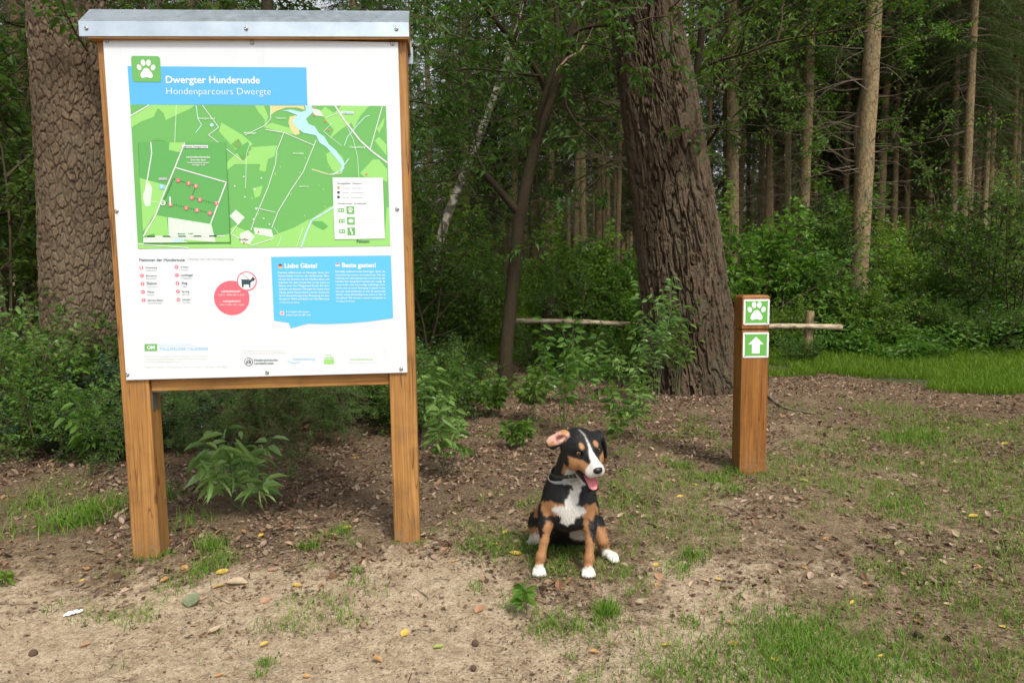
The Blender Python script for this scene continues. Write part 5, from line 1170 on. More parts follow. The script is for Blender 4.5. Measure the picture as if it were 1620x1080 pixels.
def litter():
    r = np.random.default_rng(97); g = Geo(); pal = A((.13, .075, .048), (.20, .125, .080), (.085, .052, .036), (.29, .20, .13), (.37, .28, .19), (.19, .14, .095), (.24, .135, .075), (.33, .235, .18))
    def bits(n, x0, x1, y0, y1, Lm, thr, pal_, wr=(.45, .8), lift=.006, sandthr=None):
        x = r.uniform(x0, x1, n); y = y0 + (y1 - y0) * r.random(n) ** 1.35; s, l, t = masks(x, y); w = np.clip(l * 1.0 + (1 - s) * .35 + .05, 0, 1) if thr else np.clip(.42 + .75 * l + .3 * (1 - s), 0, 1); w = w * (1 - .85 * t) * np.clip(.3 + 1.6 * (fbm(x, y, .35, 19, 2) - .3), .05, 1)
        k = r.random(n) < w; x, y = x[k], y[k]; n = len(x); a = r.uniform(0, 2 * np.pi, n); D = np.stack([np.cos(a), np.sin(a), r.normal(size=n) * .25], 1); Nn = norm(A(0, 0, 1) + r.normal(size=(n, 3)) * .38); P = np.stack([x, y, gz(x, y) + r.uniform(.001, lift, n)], 1)
        L = Lm * r.uniform(.5, 1.3, n); dt = 1 if Lm == .036 else 0; V, F = leaves(P, D, Nn, L, L * r.uniform(*wr, n), r.uniform(-.5, .5, (n, 1)) if dt else 0, .22, dt); c = pal_[r.integers(0, len(pal_), n)] * r.uniform(.6, 1.3, (n, 1)); g.add(V, F, np.repeat(c, 8 if dt else 4, 0))
    bits(80000, -5.5, 6.5, 2.6, 9.0, .036, True, pal * 1.05); bits(90000, -5, 6.5, 2.3, 8.0, .022, False, pal * .9); bits(190000, -3.4, 4.4, 1.8, 6.0, .011, False, pal * .8); bits(150000, -3.4, 4.6, 1.8, 6.5, .045, False, A((.36, .27, .17), (.26, .18, .11), (.13, .085, .055), (.42, .34, .23), (.18, .12, .08)), (.025, .05), .009)
    bits(16000, -3.2, 4.0, 1.8, 6, .07, False, A((.10, .065, .045), (.2, .14, .09)), (.03, .05), .012)
    o = g.build("leaf_litter", M_LITTER); tag(o, "brown leaf litter, needles and bark crumbs on the forest floor", "leaf litter", kind="stuff")
litter()

# ------------------------------------------------------------------ single fallen leaves, cones, twigs
def single_leaf(seed, broad):
    r = np.random.default_rng(seed); g = Geo(); n = 9; V, F = [], []
    for i in range(n):
        t = i / (n - 1); w = (math.sin(math.pi * t ** (.8 if broad else .9)) ** .8) * (.34 if broad else .20); c = .12 * math.sin(t * 3.1 + seed) ; z = .06 + .16 * (t - .5) ** 2 + .03 * math.sin(5 * t + seed)
        for s_, k in ((-1, 0), (-.5, 1), (0, 2), (.5, 3), (1, 4)): V.append((t - .5, s_ * w + c * .3 + r.normal() * .006, z + (.16 * s_ * s_ * w * 2) + r.normal() * .004))
    for i in range(n - 1):
        for k in range(4): a = i * 5 + k; F.append([a, a + 1, a + 6, a + 5])
    m = len(V); V += [(-.5, .0, .08), (-.72, .04, .03), (-.72, .06, .03), (-.5, .015, .08)]; F.append([m, m + 1, m + 2, m + 3]); g.add(V, np.array(F), smooth=True); return g
def leaf_print(name, c1, c2):
    m, nt, b = mat(name); n = noise(nt, coords(nt, "Object"), 4, 4, .6); nt.links.new(ramp(nt, n, [(.35, c1), (.65, c2)]), b.inputs["Base Color"]); b.inputs["Roughness"].default_value = .55
    tr = N(nt, "ShaderNodeBsdfTranslucent"); tr.inputs[0].default_value = (*c2, 1); mx = N(nt, "ShaderNodeMixShader"); mx.inputs[0].default_value = .25; nt.links.new(b.outputs[0], mx.inputs[1]); nt.links.new(tr.outputs[0], mx.inputs[2]); nt.links.new(mx.outputs[0], nt.nodes["Material Output"].inputs[0]); return m
LM = {"yellow": leaf_print("leaf_yellow", (.56, .36, .05), (.70, .50, .12)), "orange": leaf_print("leaf_orange", (.42, .20, .07), (.58, .35, .15)), "pinkish": leaf_print("leaf_pinkish", (.40, .20, .11), (.52, .31, .19)), "pale": leaf_print("leaf_pale", (.45, .34, .22), (.58, .46, .31)), "lime": leaf_print("leaf_lime", (.30, .38, .07), (.42, .46, .13)), "brown": leaf_print("leaf_brown", (.17, .10, .06), (.26, .17, .11)), "greygreen": leaf_print("leaf_greygreen", (.17, .20, .11), (.24, .28, .16))}
FL = [(352, 907, 22, "yellow", 1, "bright yellow fallen leaf at the tuft right of the board's left post"), (347, 930, 24, "yellow", 0, "folded yellow fallen leaf beside a grey-brown one"), (375, 925, 32, "pale", 1, "curled grey-brown fallen leaf touching a yellow one"), (305, 952, 34, "greygreen", 1, "large torn grey-green leaf on the sand"),
 (292, 901, 16, "orange", 1, "small tan leaf between the left post and the yellow leaf"), (260, 919, 15, "orange", 1, "small orange leaf below the board's left post"), (432, 904, 18, "pinkish", 1, "light orange leaf alone on bare sand right of the yellow pair"), (470, 928, 17, "yellow", 1, "pale yellow leaf on the bare sand under the board"),
 (419, 953, 17, "pinkish", 1, "pinkish leaf on bare sand left of centre"), (340, 998, 20, "pale", 1, "tan leaf flat on the sand below the grey-green one"), (418, 1020, 13, "yellow", 1, "small yellow leaf near a twig at the bottom left"), (136, 901, 13, "orange", 1, "small orange leaf left of the left post's foot"), (130, 920, 9, "yellow", 1, "tiny yellow leaf left of the left post's foot"),
 (3, 917, 14, "yellow", 1, "yellow leaf at the very left edge"), (135, 1022, 16, "pinkish", 1, "reddish leaf scrap next to the dark cone at the left"), (346, 1071, 13, "orange", 1, "orange leaf at the bottom edge, left quarter"), (486, 1072, 13, "orange", 1, "orange leaf at the bottom edge, left of centre"), (815, 878, 22, "yellow", 1, "large buff-yellow leaf left of the dog's front paw"),
 (919, 876, 12, "yellow", 0, "small bright yellow leaf between the dog's front legs"), (799, 843, 12, "yellow", 1, "bright yellow leaf in the grass left of the dog"), (785, 862, 12, "yellow", 1, "small pale yellow leaf in the grass left of the dog's hind paw"), (703, 871, 16, "pinkish", 1, "brownish leaf right of the right post's foot"), (718, 890, 13, "orange", 1, "small orange leaf beside a dark twig"),
 (758, 966, 24, "pinkish", 1, "large pinkish leaf on the sand left of the tiny seedling"), (886, 931, 15, "orange", 1, "orange leaf just below the dog's front paws"), (640, 1003, 18, "yellow", 1, "bright yellow leaf on the sand at the bottom, middle"), (694, 1025, 18, "lime", 1, "lime green leaf on the sand right of a yellow one"), (597, 1045, 19, "orange", 1, "tan leaf at the bottom left of the yellow one"),
 (940, 1033, 17, "orange", 1, "light orange leaf below the grass tuft at the bottom"), (1038, 895, 13, "yellow", 1, "small yellow leaf right of the dog's hind paw"), (1042, 915, 20, "pinkish", 1, "pale curled leaf right of the dog"), (1040, 928, 14, "orange", 1, "orange leaf tucked under the pale curled one"), (1136, 918, 12, "yellow", 1, "small yellow leaf in the grass right of the dog"), (1178, 945, 15, "pale", 1, "pale round leaf right of centre"),
 (1160, 1020, 26, "orange", 0, "long pointed orange leaf in the grass at the bottom right"), (1056, 1022, 19, "yellow", 0, "buff pointed leaf left of the long orange one"), (1225, 1045, 14, "yellow", 1, "round yellow leaf in the thick grass"), (1590, 996, 20, "yellow", 0, "yellow leaf near the bottom right corner"), (1470, 924, 20, "pale", 0, "pale pointed leaf on the right, in the grass"), (1368, 926, 14, "orange", 0, "narrow orange leaf at the right"),
 (1273, 900, 11, "orange", 1, "small orange leaf on bare soil right of centre"), (1348, 954, 12, "yellow", 0, "slim yellowish leaf right of centre"), (1452, 985, 17, "orange", 0, "orange-brown leaf at the lower right"), (1548, 899, 13, "orange", 1, "tan leaf on the right below the marker post's level"), (1590, 703, 11, "yellow", 1, "yellow leaf in the grass near the path at the right"), (1076, 787, 13, "yellow", 1, "yellow leaf left of the marker post's foot"),
 (1100, 768, 12, "yellow", 0, "slender yellow leaf near the marker post's foot"), (1272, 762, 15, "lime", 1, "lime green leaf right of the marker post"), (1185, 820, 12, "orange", 1, "light leaf on sandy soil below the marker post"), (1240, 660, 10, "orange", 1, "orange leaf on the path right of the marker post"), (1298, 667, 10, "orange", 1, "small orange leaf further right on the path"), (1307, 853, 10, "orange", 1, "tiny orange leaf below the marker post, right"),
 (1418, 776, 14, "pinkish", 0, "brownish upright leaf in the grass at the right"), (1540, 818, 15, "yellow", 1, "buff leaf on the right in short grass"), (565, 726, 14, "yellow", 1, "yellow leaf on the brown litter under the board"), (549, 836, 16, "yellow", 1, "yellow leaf in the tuft at the board's foot"), (413, 848, 12, "yellow", 1, "small yellow leaf under the glossy seedling"), (1500, 958, 12, "pale", 1, "small pale leaf in the lower right grass"),
 (1012, 955, 14, "pale", 1, "pale oval leaf lying between two grass tufts"), (1156, 987, 14, "pinkish", 1, "pinkish leaf at the bottom, right of the tuft"), (830, 735, 9, "yellow", 1, "tiny yellow leaf left of the dog's ear"), (1395, 1040, 14, "yellow", 0, "yellowish leaf on the dark soil at the bottom right")]
lp = {}
rl = np.random.default_rng(12)
for x, y, s, c, br, lab in FL:
    key = (c, br, int(rl.integers(0, 2)))
    p = at(x, y)
    if key not in lp: lp[key] = o = single_leaf(len(lp) + 3, br).build("fallen_leaf", LM[c])
    else: o = lp[key].copy(); scene.collection.objects.link(o)
    d = np.linalg.norm(p - A(0, 0, CAM_H)); k = s / FPX * d * .92; o.scale = (k, k, k); o.location = (p[0], p[1], p[2] + .004); o.rotation_euler = (rl.normal() * .12, rl.normal() * .12, rl.uniform(0, 6.28)); tag(o, lab, "leaf", "single fallen leaves on the ground")
def cone(seed):
    r = np.random.default_rng(seed); g = Geo(); V, F = tube(np.array([[0, 0, .0], [.2, 0, 0], [.5, 0, 0], [.8, 0, 0], [1, 0, 0]]) - A(.5, 0, 0), [.12, .3, .34, .22, .04], 12); g.add(V * .9, F, smooth=True)
    P, D, Nn = [], [], []
    for i in range(90):
        t = i / 90; a = i * 2.4; R = .33 * math.sin(math.pi * (.12 + .8 * t)) + .02; P.append((t - .5, R * math.cos(a) * .8, R * math.sin(a) * .8)); D.append((.55, math.cos(a), math.sin(a))); Nn.append((-1, math.cos(a), math.sin(a)))
    V, F = leaves(np.array(P), np.array(D), np.array(Nn), .2, .2, 0, .1, 1); g.add(V, F); return g
M_CONE = plain("cone_brown", (.095, .062, .042), .8, 0, .2); cproto = None
for x, y, s, lab in ((53, 1037, 15, "dark pine cone on the sand in the bottom left corner"), (752, 1020, 15, "dark pine cone on the sand below the tiny seedling"), (749, 1059, 13, "brown closed cone at the bottom edge, middle"), (1180, 1076, 13, "dark cone cut by the bottom edge in the grass"), (1453, 1008, 14, "dark lump of a cone at the lower right"), (1118, 761, 9, "small dark cone left of the marker post's foot"), (1498, 1014, 13, "dark cone lying right of another at the lower right"), (795, 879, 9, "small dark cone beside the grass left of the dog")):
    if cproto is None: cproto = o = cone(4).build("pine_cone", M_CONE)
    else: o = cproto.copy(); scene.collection.objects.link(o)
    p = at(x, y); k = s / FPX * np.linalg.norm(p - A(0, 0, CAM_H)) * .78; o.scale = (k, k, k); o.location = (p[0], p[1], p[2] + k * .25); o.rotation_euler = (0, .2, rl.uniform(0, 6.28)); tag(o, lab, "cone", "cones lying on the sand")
for pts, r0, lab in (([(120, 952), (138, 944), (162, 934)], .0045, "dark bent twig on the sand at the left"), ([(0, 955), (24, 957), (46, 956)], .004, "straight dark twig at the left edge"), ([(333, 915), (334, 935), (345, 948), (366, 956)], .0022, "thin curved brown stalk around the yellow leaf"), ([(657, 932), (672, 941), (678, 948)], .004, "short bark-brown twig in the middle of the sand"), ([(686, 917), (700, 916), (712, 918)], .004, "dark broken twig right of the board's right post"), ([(660, 1070 - 74), (688, 998)], .0025, "thin straight twig on the sand in the middle"), ([(1378, 866), (1400, 876), (1440, 882)], .005, "long brown stick in the grass at the right"), ([(1548, 937), (1580, 945), (1615, 950)], .004, "pale stick near the right edge"), ([(1290, 940), (1306, 952)], .003, "thin pale stalk right of centre"), ([(592, 700 + 95), (606, 808), (618, 822)], .005, "dark twig at the inner foot of the right post"), ([(1000, 966), (1020, 962), (1038, 967)], .003, "small twig at the grass right of the dog"), ([(1540, 893), (1560, 903), (1574, 918)], .004, "curved pale twig at the right in the grass"), ([(1215, 628), (1228, 640), (1246, 650), (1290, 656)], .016, "gnarled surface root right of the marker post")):
    P = np.array([at(*q) for q in pts]); t = np.linspace(0, 1, len(P)); tt = np.linspace(0, 1, 12); C = np.stack([np.interp(tt, t, P[:, k]) for k in range(3)], 1); C[1:-1] = (C[:-2] + C[2:]) / 2; C[:, 2] = gz(C[:, 0], C[:, 1]) + r0 * .9; o0 = C[0].copy(); C = C - o0 + rl.normal(size=C.shape) * r0 * .3
    V, F = tube(C, r0 * np.linspace(1, .5, 12), 8); g = Geo(); g.add(V, F, smooth=True); g.build("root" if "root" in lab else "twig", M_DEAD).location = tuple(o0); tag(scene.collection.objects[-1], lab, "root" if "root" in lab else "twig")
# the scrap of white paper
p = at(118, 974); g = Geo(); rr = np.random.default_rng(5); n = 7
X, Y_ = np.meshgrid(np.linspace(-1, 1, n), np.linspace(-1, 1, 5)); m_ = (1 - .35 * np.abs(Y_)) ; V = np.stack([X * .028 * m_ + rr.normal(size=X.shape) * .002, Y_ * .017 + rr.normal(size=X.shape) * .003 + .012 * X, .010 + rr.uniform(0, .010, X.shape)], -1).reshape(-1, 3)
i = np.arange(4)[:, None] * n; j = np.arange(n - 1)[None]; g.add(V, np.stack([i + j, i + j + 1, i + n + j + 1, i + n + j], -1).reshape(-1, 4)); o = g.build("paper_scrap", plain("paper_white", (.82, .82, .80), .8)); o.location = tuple(p); tag(o, "crumpled scrap of white paper on the sand at the left", "paper")
# ------------------------------------------------------------------ the dog: one continuous surface from a smooth union of tapered volumes
def surface_nets(D, org, h):
    s = D < 0; nx, ny, nz = D.shape; acc = np.zeros((nx - 1, ny - 1, nz - 1, 3), np.float32); cnt = np.zeros((nx - 1, ny - 1, nz - 1), np.float32)
    sl = lambda o, n: slice(o, n - 1 + o)
    for ax in range(3):
        o1, o2 = [k for k in range(3) if k != ax]
        for a in (0, 1):
            for b in (0, 1):
                off = [0, 0, 0]; off[o1] = a; off[o2] = b; off2 = list(off); off2[ax] = 1
                d0 = D[sl(off[0], nx), sl(off[1], ny), sl(off[2], nz)]; d1 = D[sl(off2[0], nx), sl(off2[1], ny), sl(off2[2], nz)]
                m = (d0 < 0) != (d1 < 0); t = np.where(m, d0 / np.where(m, d0 - d1, 1), 0)
                for k in range(3): acc[..., k] += np.where(m, t if k == ax else off[k], 0)
                cnt += m
    act = cnt > 0; idx = np.full(act.shape, -1, np.int64); idx[act] = np.arange(act.sum()); I = np.argwhere(act)
    V = (I + acc[act] / cnt[act][:, None]) * h + org; F = []
    for ax in range(3):
        o1, o2 = (ax + 1) % 3, (ax + 2) % 3; a0 = [slice(None)] * 3; a1 = [slice(None)] * 3; a0[ax] = slice(0, -1); a1[ax] = slice(1, None)
        E = np.argwhere(s[tuple(a0)] != s[tuple(a1)]); ok = (E[:, o1] > 0) & (E[:, o2] > 0) & (E[:, o1] < D.shape[o1] - 1) & (E[:, o2] < D.shape[o2] - 1) & (E[:, ax] < D.shape[ax] - 1); E = E[ok]
        def c(d1, d2): q = E.copy(); q[:, o1] -= d1; q[:, o2] -= d2; return idx[q[:, 0], q[:, 1], q[:, 2]]
        Q = np.stack([c(1, 1), c(0, 1), c(0, 0), c(1, 0)], 1); f = s[E[:, 0], E[:, 1], E[:, 2]]; Q[~f] = Q[~f][:, ::-1]; F.append(Q[(Q >= 0).all(1)])
    return V, np.concatenate(F)

def in_poly(x, y, poly):
    c = np.zeros(x.shape, bool); n = len(poly)
    for i in range(n):
        (x0, y0), (x1, y1) = poly[i], poly[(i + 1) % n]
        c ^= ((y0 > y) != (y1 > y)) & (x < (x1 - x0) * (y - y0) / (y1 - y0 + 1e-12) + x0)
    return c

def dog():
    o = at(892, 911); o[2] = float(gz(o[0], o[1])); root = empty("dog", tuple(o), 0, "sitting black, tan and white dog with open mouth and one ear flipped back", "dog")
    Zm = lambda zx, zy, Y: pix(780 + zx / 3.858, 650 + zy / 3.858, Y) - o      # a spot on the enlarged photograph at its own distance
    Y0 = o[1]
    HS = 1.22; sc = [1.0]; S = Zm(543, 230, Y0 + .03); Fv = norm(A(.31, -.88, -.22)); Rv = norm(np.cross(A(0, 0, 1), -Fv)); Rv = norm(A(-Fv[1], Fv[0], 0) * 1.0)
    if Rv[0] < 0: Rv = -Rv
    Rv = norm(Rv + A(0, 0, .06)); Uv = np.cross(Rv, Fv); Uv = Uv if Uv[2] > 0 else -Uv
    hl = lambda f, r, u: S + (Fv * f + Rv * r + Uv * u) * HS
    caps, ells = [], []       # (a, b, ra, rb, k)
    def cap(a, b, ra, rb, k=.02): caps.append((a, b, ra * sc[0], rb * sc[0], k))
    def ell(c, rad, axes=None, k=.015): ells.append((c, tuple(q * sc[0] for q in rad), axes, k))
    HA = np.array([Fv, Rv, Uv])
    # torso
    ell(Zm(462, 560, Y0 + .125), (.106, .115, .118), None, .03)
    cap(Zm(455, 520, Y0 + .15), A(.012, .33, .120), .098, .112, .03); ell(A(.015, .36, .100), (.118, .12, .11), None, .03)
    ell(Zm(465, 640, Y0 + .10), (.075, .07, .055), None, .03)
    ell(Zm(395, 520, Y0 + .11), (.055, .06, .09), None, .03); ell(Zm(545, 530, Y0 + .11), (.055, .06, .085), None, .03)
    # neck
    cap(hl(-.045, -.005, -.035), Zm(465, 470, Y0 + .13), .058, .088, .03)
    # forelegs
    def foreleg(sh, el, mi, wr, paw, sg):
        cap(sh, el, .044, .030, .025); cap(el, mi, .027, .0182, .012); cap(mi, wr, .0182, .0178, .01); cap(wr + A(0, -.002, .004), wr + A(0, .001, -.004), .0205, .0205, .008); cap(wr, paw + A(0, .012, .016), .0175, .0185, .008)
        for i, dx in enumerate((-.0185, -.0065, .0065, .0185)):
            y = -.016 - (.007 if i in (1, 2) else 0); cap(paw + A(dx * .8, .01, .004), paw + A(dx * 1.05, y, -.004), .0118, .0110, .0018)
    pL, pR = Zm(281, 972, Y0 + .01), Zm(581, 980, Y0 - .005); pL[2] = .017; pR[2] = .017
    foreleg(Zm(335, 600, Y0 + .11), Zm(318, 700, Y0 + .065), Zm(312, 790, Y0 + .045), Zm(292, 890, Y0 + .03), pL, -1)
    foreleg(Zm(585, 600, Y0 + .11), Zm(590, 700, Y0 + .065), Zm(592, 795, Y0 + .04), Zm(586, 900, Y0 + .02), pR, 1)
    # hind legs: thigh, shank, flat foot
    cap(A(-.060, .33, .10), A(-.072, .22, .105), .080, .050, .03); cap(A(-.075, .24, .10), A(-.110, .30, .04), .040, .026, .02)
    hR = at(959, 882) - o; hR[2] = .024
    cap(A(.070, .31, .10), A(.092, .19, .115), .084, .054, .03); cap(Zm(625, 690, Y0 + .17), Zm(668, 790, Y0 + .13), .040, .024, .015); cap(Zm(668, 790, Y0 + .13), hR + A(-.012, .02, .02), .022, .020, .01)
    hL = at(843, 860) - o; hL[2] = .024; cap(A(-.110, .32, .035), hL, .024, .021, .015)
    for i, (dx, dy) in enumerate(((-.020, -.012), (-.008, -.022), (.006, -.022), (.018, -.014))): cap(hL, hL + A(dx, dy, -.008), .014, .0115, .004)
    fR = norm(A(.62, -.75, 0)); sR = A(.75, .62, 0); cap(hR + A(-.012, .02, .02), hR, .021, .022, .01); cap(hR, hR + fR * .045 + A(0, 0, -.006), .023, .021, .01)
    for i, q in enumerate((-.021, -.007, .008, .021)): cap(hR + fR * .03 + sR * q * .8, hR + fR * (.066 if i in (1, 2) else .058) + sR * q + A(0, 0, -.011), .0125, .0105, .004)
    cap(A(.05, .42, .06), A(.20, .45, .025), .030, .018, .02)
    # head
    sc[0] = HS
    ell(hl(-.008, 0, .002), (.074, .0675, .057), HA, .015); ell(hl(-.045, 0, .0), (.05, .055, .052), HA, .02)
    for sg in (-1, 1):
        ell(hl(.034, sg * .027, .022), (.025, .021, .020), HA, .014); ell(hl(.012, sg * .038, -.028), (.044, .032, .035), HA, .02)
        cap(hl(.045, sg * .017, -.020), hl(.102, sg * .014, -.030), .0275, .0195, .012)
    cap(hl(.035, 0, -.002), hl(.110, 0, -.016), .0315, .0205, .014)
    cap(hl(.0, 0, -.058), hl(.040, 0, -.068), .034, .019, .015)
    jaw = [(hl(.026, sg * .017, -.076), hl(.088, sg * .011, -.103), .0140, .0108, .006) for sg in (-1, 1)]
    for j in jaw: cap(*j)
    # ears: hanging flap, and one folded back showing its inside
    ell(hl(-.012, .058, .030), (.030, .018, .016), HA, .012)
    ax = np.array([norm(Fv * .9 - Rv * .25), norm(Rv + Uv * .12), norm(Uv - Rv * .12)]); ell(hl(-.010, .078, -.004), (.033, .010, .056), ax, .008); ell(hl(-.004, .082, -.035), (.026, .009, .028), ax, .006)
    sc[0] = 1.0; e0 = Zm(388, 178, Y0 + .045); exn = norm(A(.86, -.02, .38)); ezn = norm(A(-.38, .25, .86)); eyn = np.cross(ezn, exn)
    eax = np.array([exn, eyn, ezn]); ell(e0, (.047, .0085, .028), eax, .006); ell(e0 + exn * .032 + ezn * .004, (.028, .016, .026), eax, .01); ell(e0 - exn * .022 - ezn * .004, (.022, .0085, .027), eax, .005)
    # grid
    h = .0034; lo = A(-.21, -.13, -.012); hi = A(.25, .52, .66); gx = [np.arange(lo[k], hi[k], h, dtype=np.float32) for k in range(3)]; sh = tuple(len(q) for q in gx)
    D = np.full(sh, 1.0, np.float32)
    def region(c0, c1, pad):
        i0 = [max(0, int((min(c0[k], c1[k]) - pad - lo[k]) / h)) for k in range(3)]; i1 = [min(sh[k], int((max(c0[k], c1[k]) + pad - lo[k]) / h) + 2) for k in range(3)]
        return tuple(slice(a, b) for a, b in zip(i0, i1)), np.meshgrid(*[gx[k][i0[k]:i1[k]] for k in range(3)], indexing='ij')
    def smin(r, d, k):
        a = D[r]; hh = np.clip(.5 + .5 * (a - d) / k, 0, 1); D[r] = a * (1 - hh) + d * hh - k * hh * (1 - hh)
    for a, b, ra, rb, k in caps:
        r, G = region(a, b, max(ra, rb) + .05); ab = b - a; L2 = ab @ ab; t = np.clip(sum((G[q] - a[q]) * ab[q] for q in range(3)) / L2, 0, 1)
        d = np.sqrt(sum((G[q] - a[q] - ab[q] * t) ** 2 for q in range(3))) - (ra + (rb - ra) * t); smin(r, d.astype(np.float32), k)
    for c, rad, axes, k in ells:
        R = max(rad) + .05; r, G = region(c, c, R); axes_ = np.eye(3) if axes is None else axes
        L = [sum((G[q] - c[q]) * axes_[m][q] for q in range(3)) for m in range(3)]; k0 = np.sqrt(sum((L[m] / rad[m]) ** 2 for m in range(3))); k1 = np.sqrt(sum((L[m] / rad[m] ** 2) ** 2 for m in range(3))) + 1e-6
        smin(r, (k0 * (k0 - 1) / k1).astype(np.float32), k)
    def carve(c, rad, axes, k=.006):
        r, G = region(c, c, max(rad) + .03); L = [sum((G[q] - c[q]) * axes[m][q] for q in range(3)) for m in range(3)]; k0 = np.sqrt(sum((L[m] / rad[m]) ** 2 for m in range(3))); k1 = np.sqrt(sum((L[m] / rad[m] ** 2) ** 2 for m in range(3))) + 1e-6
        d = -(k0 * (k0 - 1) / k1); a = D[r]; hh = np.clip(.5 - .5 * (a - d) / k, 0, 1); D[r] = a * (1 - hh) + d * hh + k * hh * (1 - hh)
    mx = norm(Fv - Uv * .23); mz = norm(np.cross(Rv, mx)); mz = mz if mz @ Uv > 0 else -mz
    carve(hl(.084, 0, -.0670), (.067, .042, .0180), np.array([mx, Rv, mz]), .004)
    for sg in (-1, 1): carve(hl(.053, sg * .035, .015), (.013, .0135, .0105), HA, .004)
    carve(e0 + exn * .024 - eyn * .0 + A(0, -.018, .002), (.018, .012, .012), eax, .006)      # the ear's hollow
    V, F = surface_nets(D, lo, h)
    # smooth normals from the field
    gi = np.clip(((V - lo) / h).astype(int), 1, np.array(sh) - 2); Gn = np.stack([D[gi[:, 0] + (k == 0), gi[:, 1] + (k == 1), gi[:, 2] + (k == 2)] - D[gi[:, 0] - (k == 0), gi[:, 1] - (k == 1), gi[:, 2] - (k == 2)] for k in range(3)], 1); Nn = norm(Gn)
    q = topix(V + o); zx = (q[:, 0] - 780) * 3.858; zy = (q[:, 1] - 650) * 3.858
    wob = (fbm(V[:, 0] * 1 + V[:, 1] * .7, (V[:, 2] - V[:, 1] * .4) * .5, .012, 5, 4) - .5) * 40; zx = zx + wob; zy = zy + (fbm(V[:, 0] - V[:, 1] * .4, V[:, 2], .013, 9, 3) - .5) * 26
    LH = (V - S) @ HA.T / HS; f, r_, u = LH.T + (fbm(V[:, 0], V[:, 2], .007, 19, 2) - .5) * .004
    BLK, TAN, WHT, PNK = A(.0055, .0052, .0054), A(.34, .165, .066), A(.62, .59, .54), A(.56, .33, .26)
    col = np.tile(BLK, (len(V), 1)); head = (np.linalg.norm(LH - A(.02, 0, -.01), axis=1) < .135) & (zy < 450) & (V[:, 2] > .36)
    body = ~head; yl = V[:, 1]; front = (Nn[:, 1] < .35)
    def paint(m, c): col[m] = c
    paint(body & front & (yl < .2) & in_poly(zx, zy, [(298, 545), (360, 548), (440, 578), (420, 640), (375, 632), (320, 648), (296, 600)]), TAN)
    paint(body & front & (yl < .2) & in_poly(zx, zy, [(540, 575), (590, 572), (628, 556), (640, 600), (606, 668), (570, 655), (530, 635)]), TAN)
    paint(body & (yl > .1) & in_poly(zx, zy, [(240, 555), (278, 550), (290, 640), (262, 650)]), TAN * .95)
    # forelegs: tan, black running down their outer sides, white toes
    leg = body & (yl < .125) & (zy > 660)
    paint(leg & (zx < 362) & (zx > 330 - (zy - 660) * .34), TAN); paint(leg & (zx < 420) & (zy > 778), TAN); paint(leg & (zx > 550) & (zx < 640) & (zx < 584 + (zy - 700) * .20), TAN); paint(leg & (zx > 500) & (zx < 640) & (zy > 800), TAN)
    paint(body & front & (yl < .17) & in_poly(zx, zy, [(484, 425), (560, 425), (540, 488), (503, 572), (556, 578), (568, 612), (522, 640), (492, 684), (462, 698), (408, 680), (414, 636), (366, 600), (372, 578), (400, 574), (452, 592), (444, 540), (478, 498)]), WHT)
    paint(body & (zx > 360) & (zx < 560) & (zy > 655) & (yl > .05) & (V[:, 2] < .25) & (V[:, 2] > .1) & (Nn[:, 1] < 0) & (zx > 470), A(.42, .36, .28))
    paint(leg & (zy > 938 + (zx > 500) * 10), WHT)
    hl_, hr_ = (zx < 290) & (yl > .11) & (zy > 690), (zx > 622) & (zy > 700)
    paint(body & hl_ & (zy > 705), TAN); paint(body & hl_ & (zy > 748), WHT); paint(body & hr_ & (zx > 628) & (yl < .22) & (V[:, 2] < .16), TAN); paint(body & hr_ & (zy > 838) & (yl < .16), WHT)
    # head markings
    ar = np.abs(r_)
    paint(head & (u < -.002 - .10 * np.clip(.04 - f, 0, .1)) & (u > -.095) & (f > -.022) & (ar > .012) & (ar < .064) & (f < .108), TAN)
    paint(head & (u < -.040) & (f < .10) & (u > -.075) & (f > .0), TAN * 1.05); paint(head & (u < -.074 + .25 * np.clip(f - .05, 0, .05)) & (f > -.01), WHT * .85)
    wid = np.interp(f, [.0, .02, .045, .07, .095, .12], [.0008, .0014, .003, .009, .016, .022]); paint(head & (ar < wid) & (u > -.075) & (f > .01), WHT); paint(head & (f > .100) & (u > -.060), WHT)
    paint(head & (ar < .0022) & (f > -.03) & (f <= .02) & (u > .03), WHT * .6)
    for sg in (-1, 1): paint(head & (((f - .046) / .016) ** 2 + ((r_ - sg * .026) / .0085) ** 2 + ((u - .037) / .0105) ** 2 < 1), TAN * 1.1)
    for sg in (-1, 1): paint(head & (((f - .056) / .016) ** 2 + ((r_ - sg * .034) / .018) ** 2 + ((u - .014) / .0150) ** 2 < 1), BLK)
    mouth = (LH[:, 0] > .018) & (LH[:, 0] < .128) & (np.abs(LH[:, 2] + .0690 + (LH[:, 0] - .082) * .26) < .0205) & (np.abs(r_) < .040); paint(head & mouth, A(.035, .016, .016))
    EV = V - e0; el = np.stack([EV @ exn, EV @ eyn, EV @ ezn], 1); ear = (np.abs(el[:, 0]) < .06) & (np.abs(el[:, 2]) < .045) & (np.abs(el[:, 1]) < .03)
    inner = ear & (Nn[:, 1] < -.30) & (el[:, 0] > -.040) & (el[:, 2] > -.018 + .2 * np.clip(-el[:, 0], 0, .1)); paint(inner, PNK); paint(inner & (el[:, 0] < -.012) & (el[:, 2] < .002), TAN * 1.2); paint(inner & (el[:, 0] > .030) & (el[:, 2] > .006), TAN * 1.2)
    paint(inner & (((el[:, 0] - .016) / .017) ** 2 + ((el[:, 2] - .006) / .010) ** 2 < 1), A(.20, .07, .06))
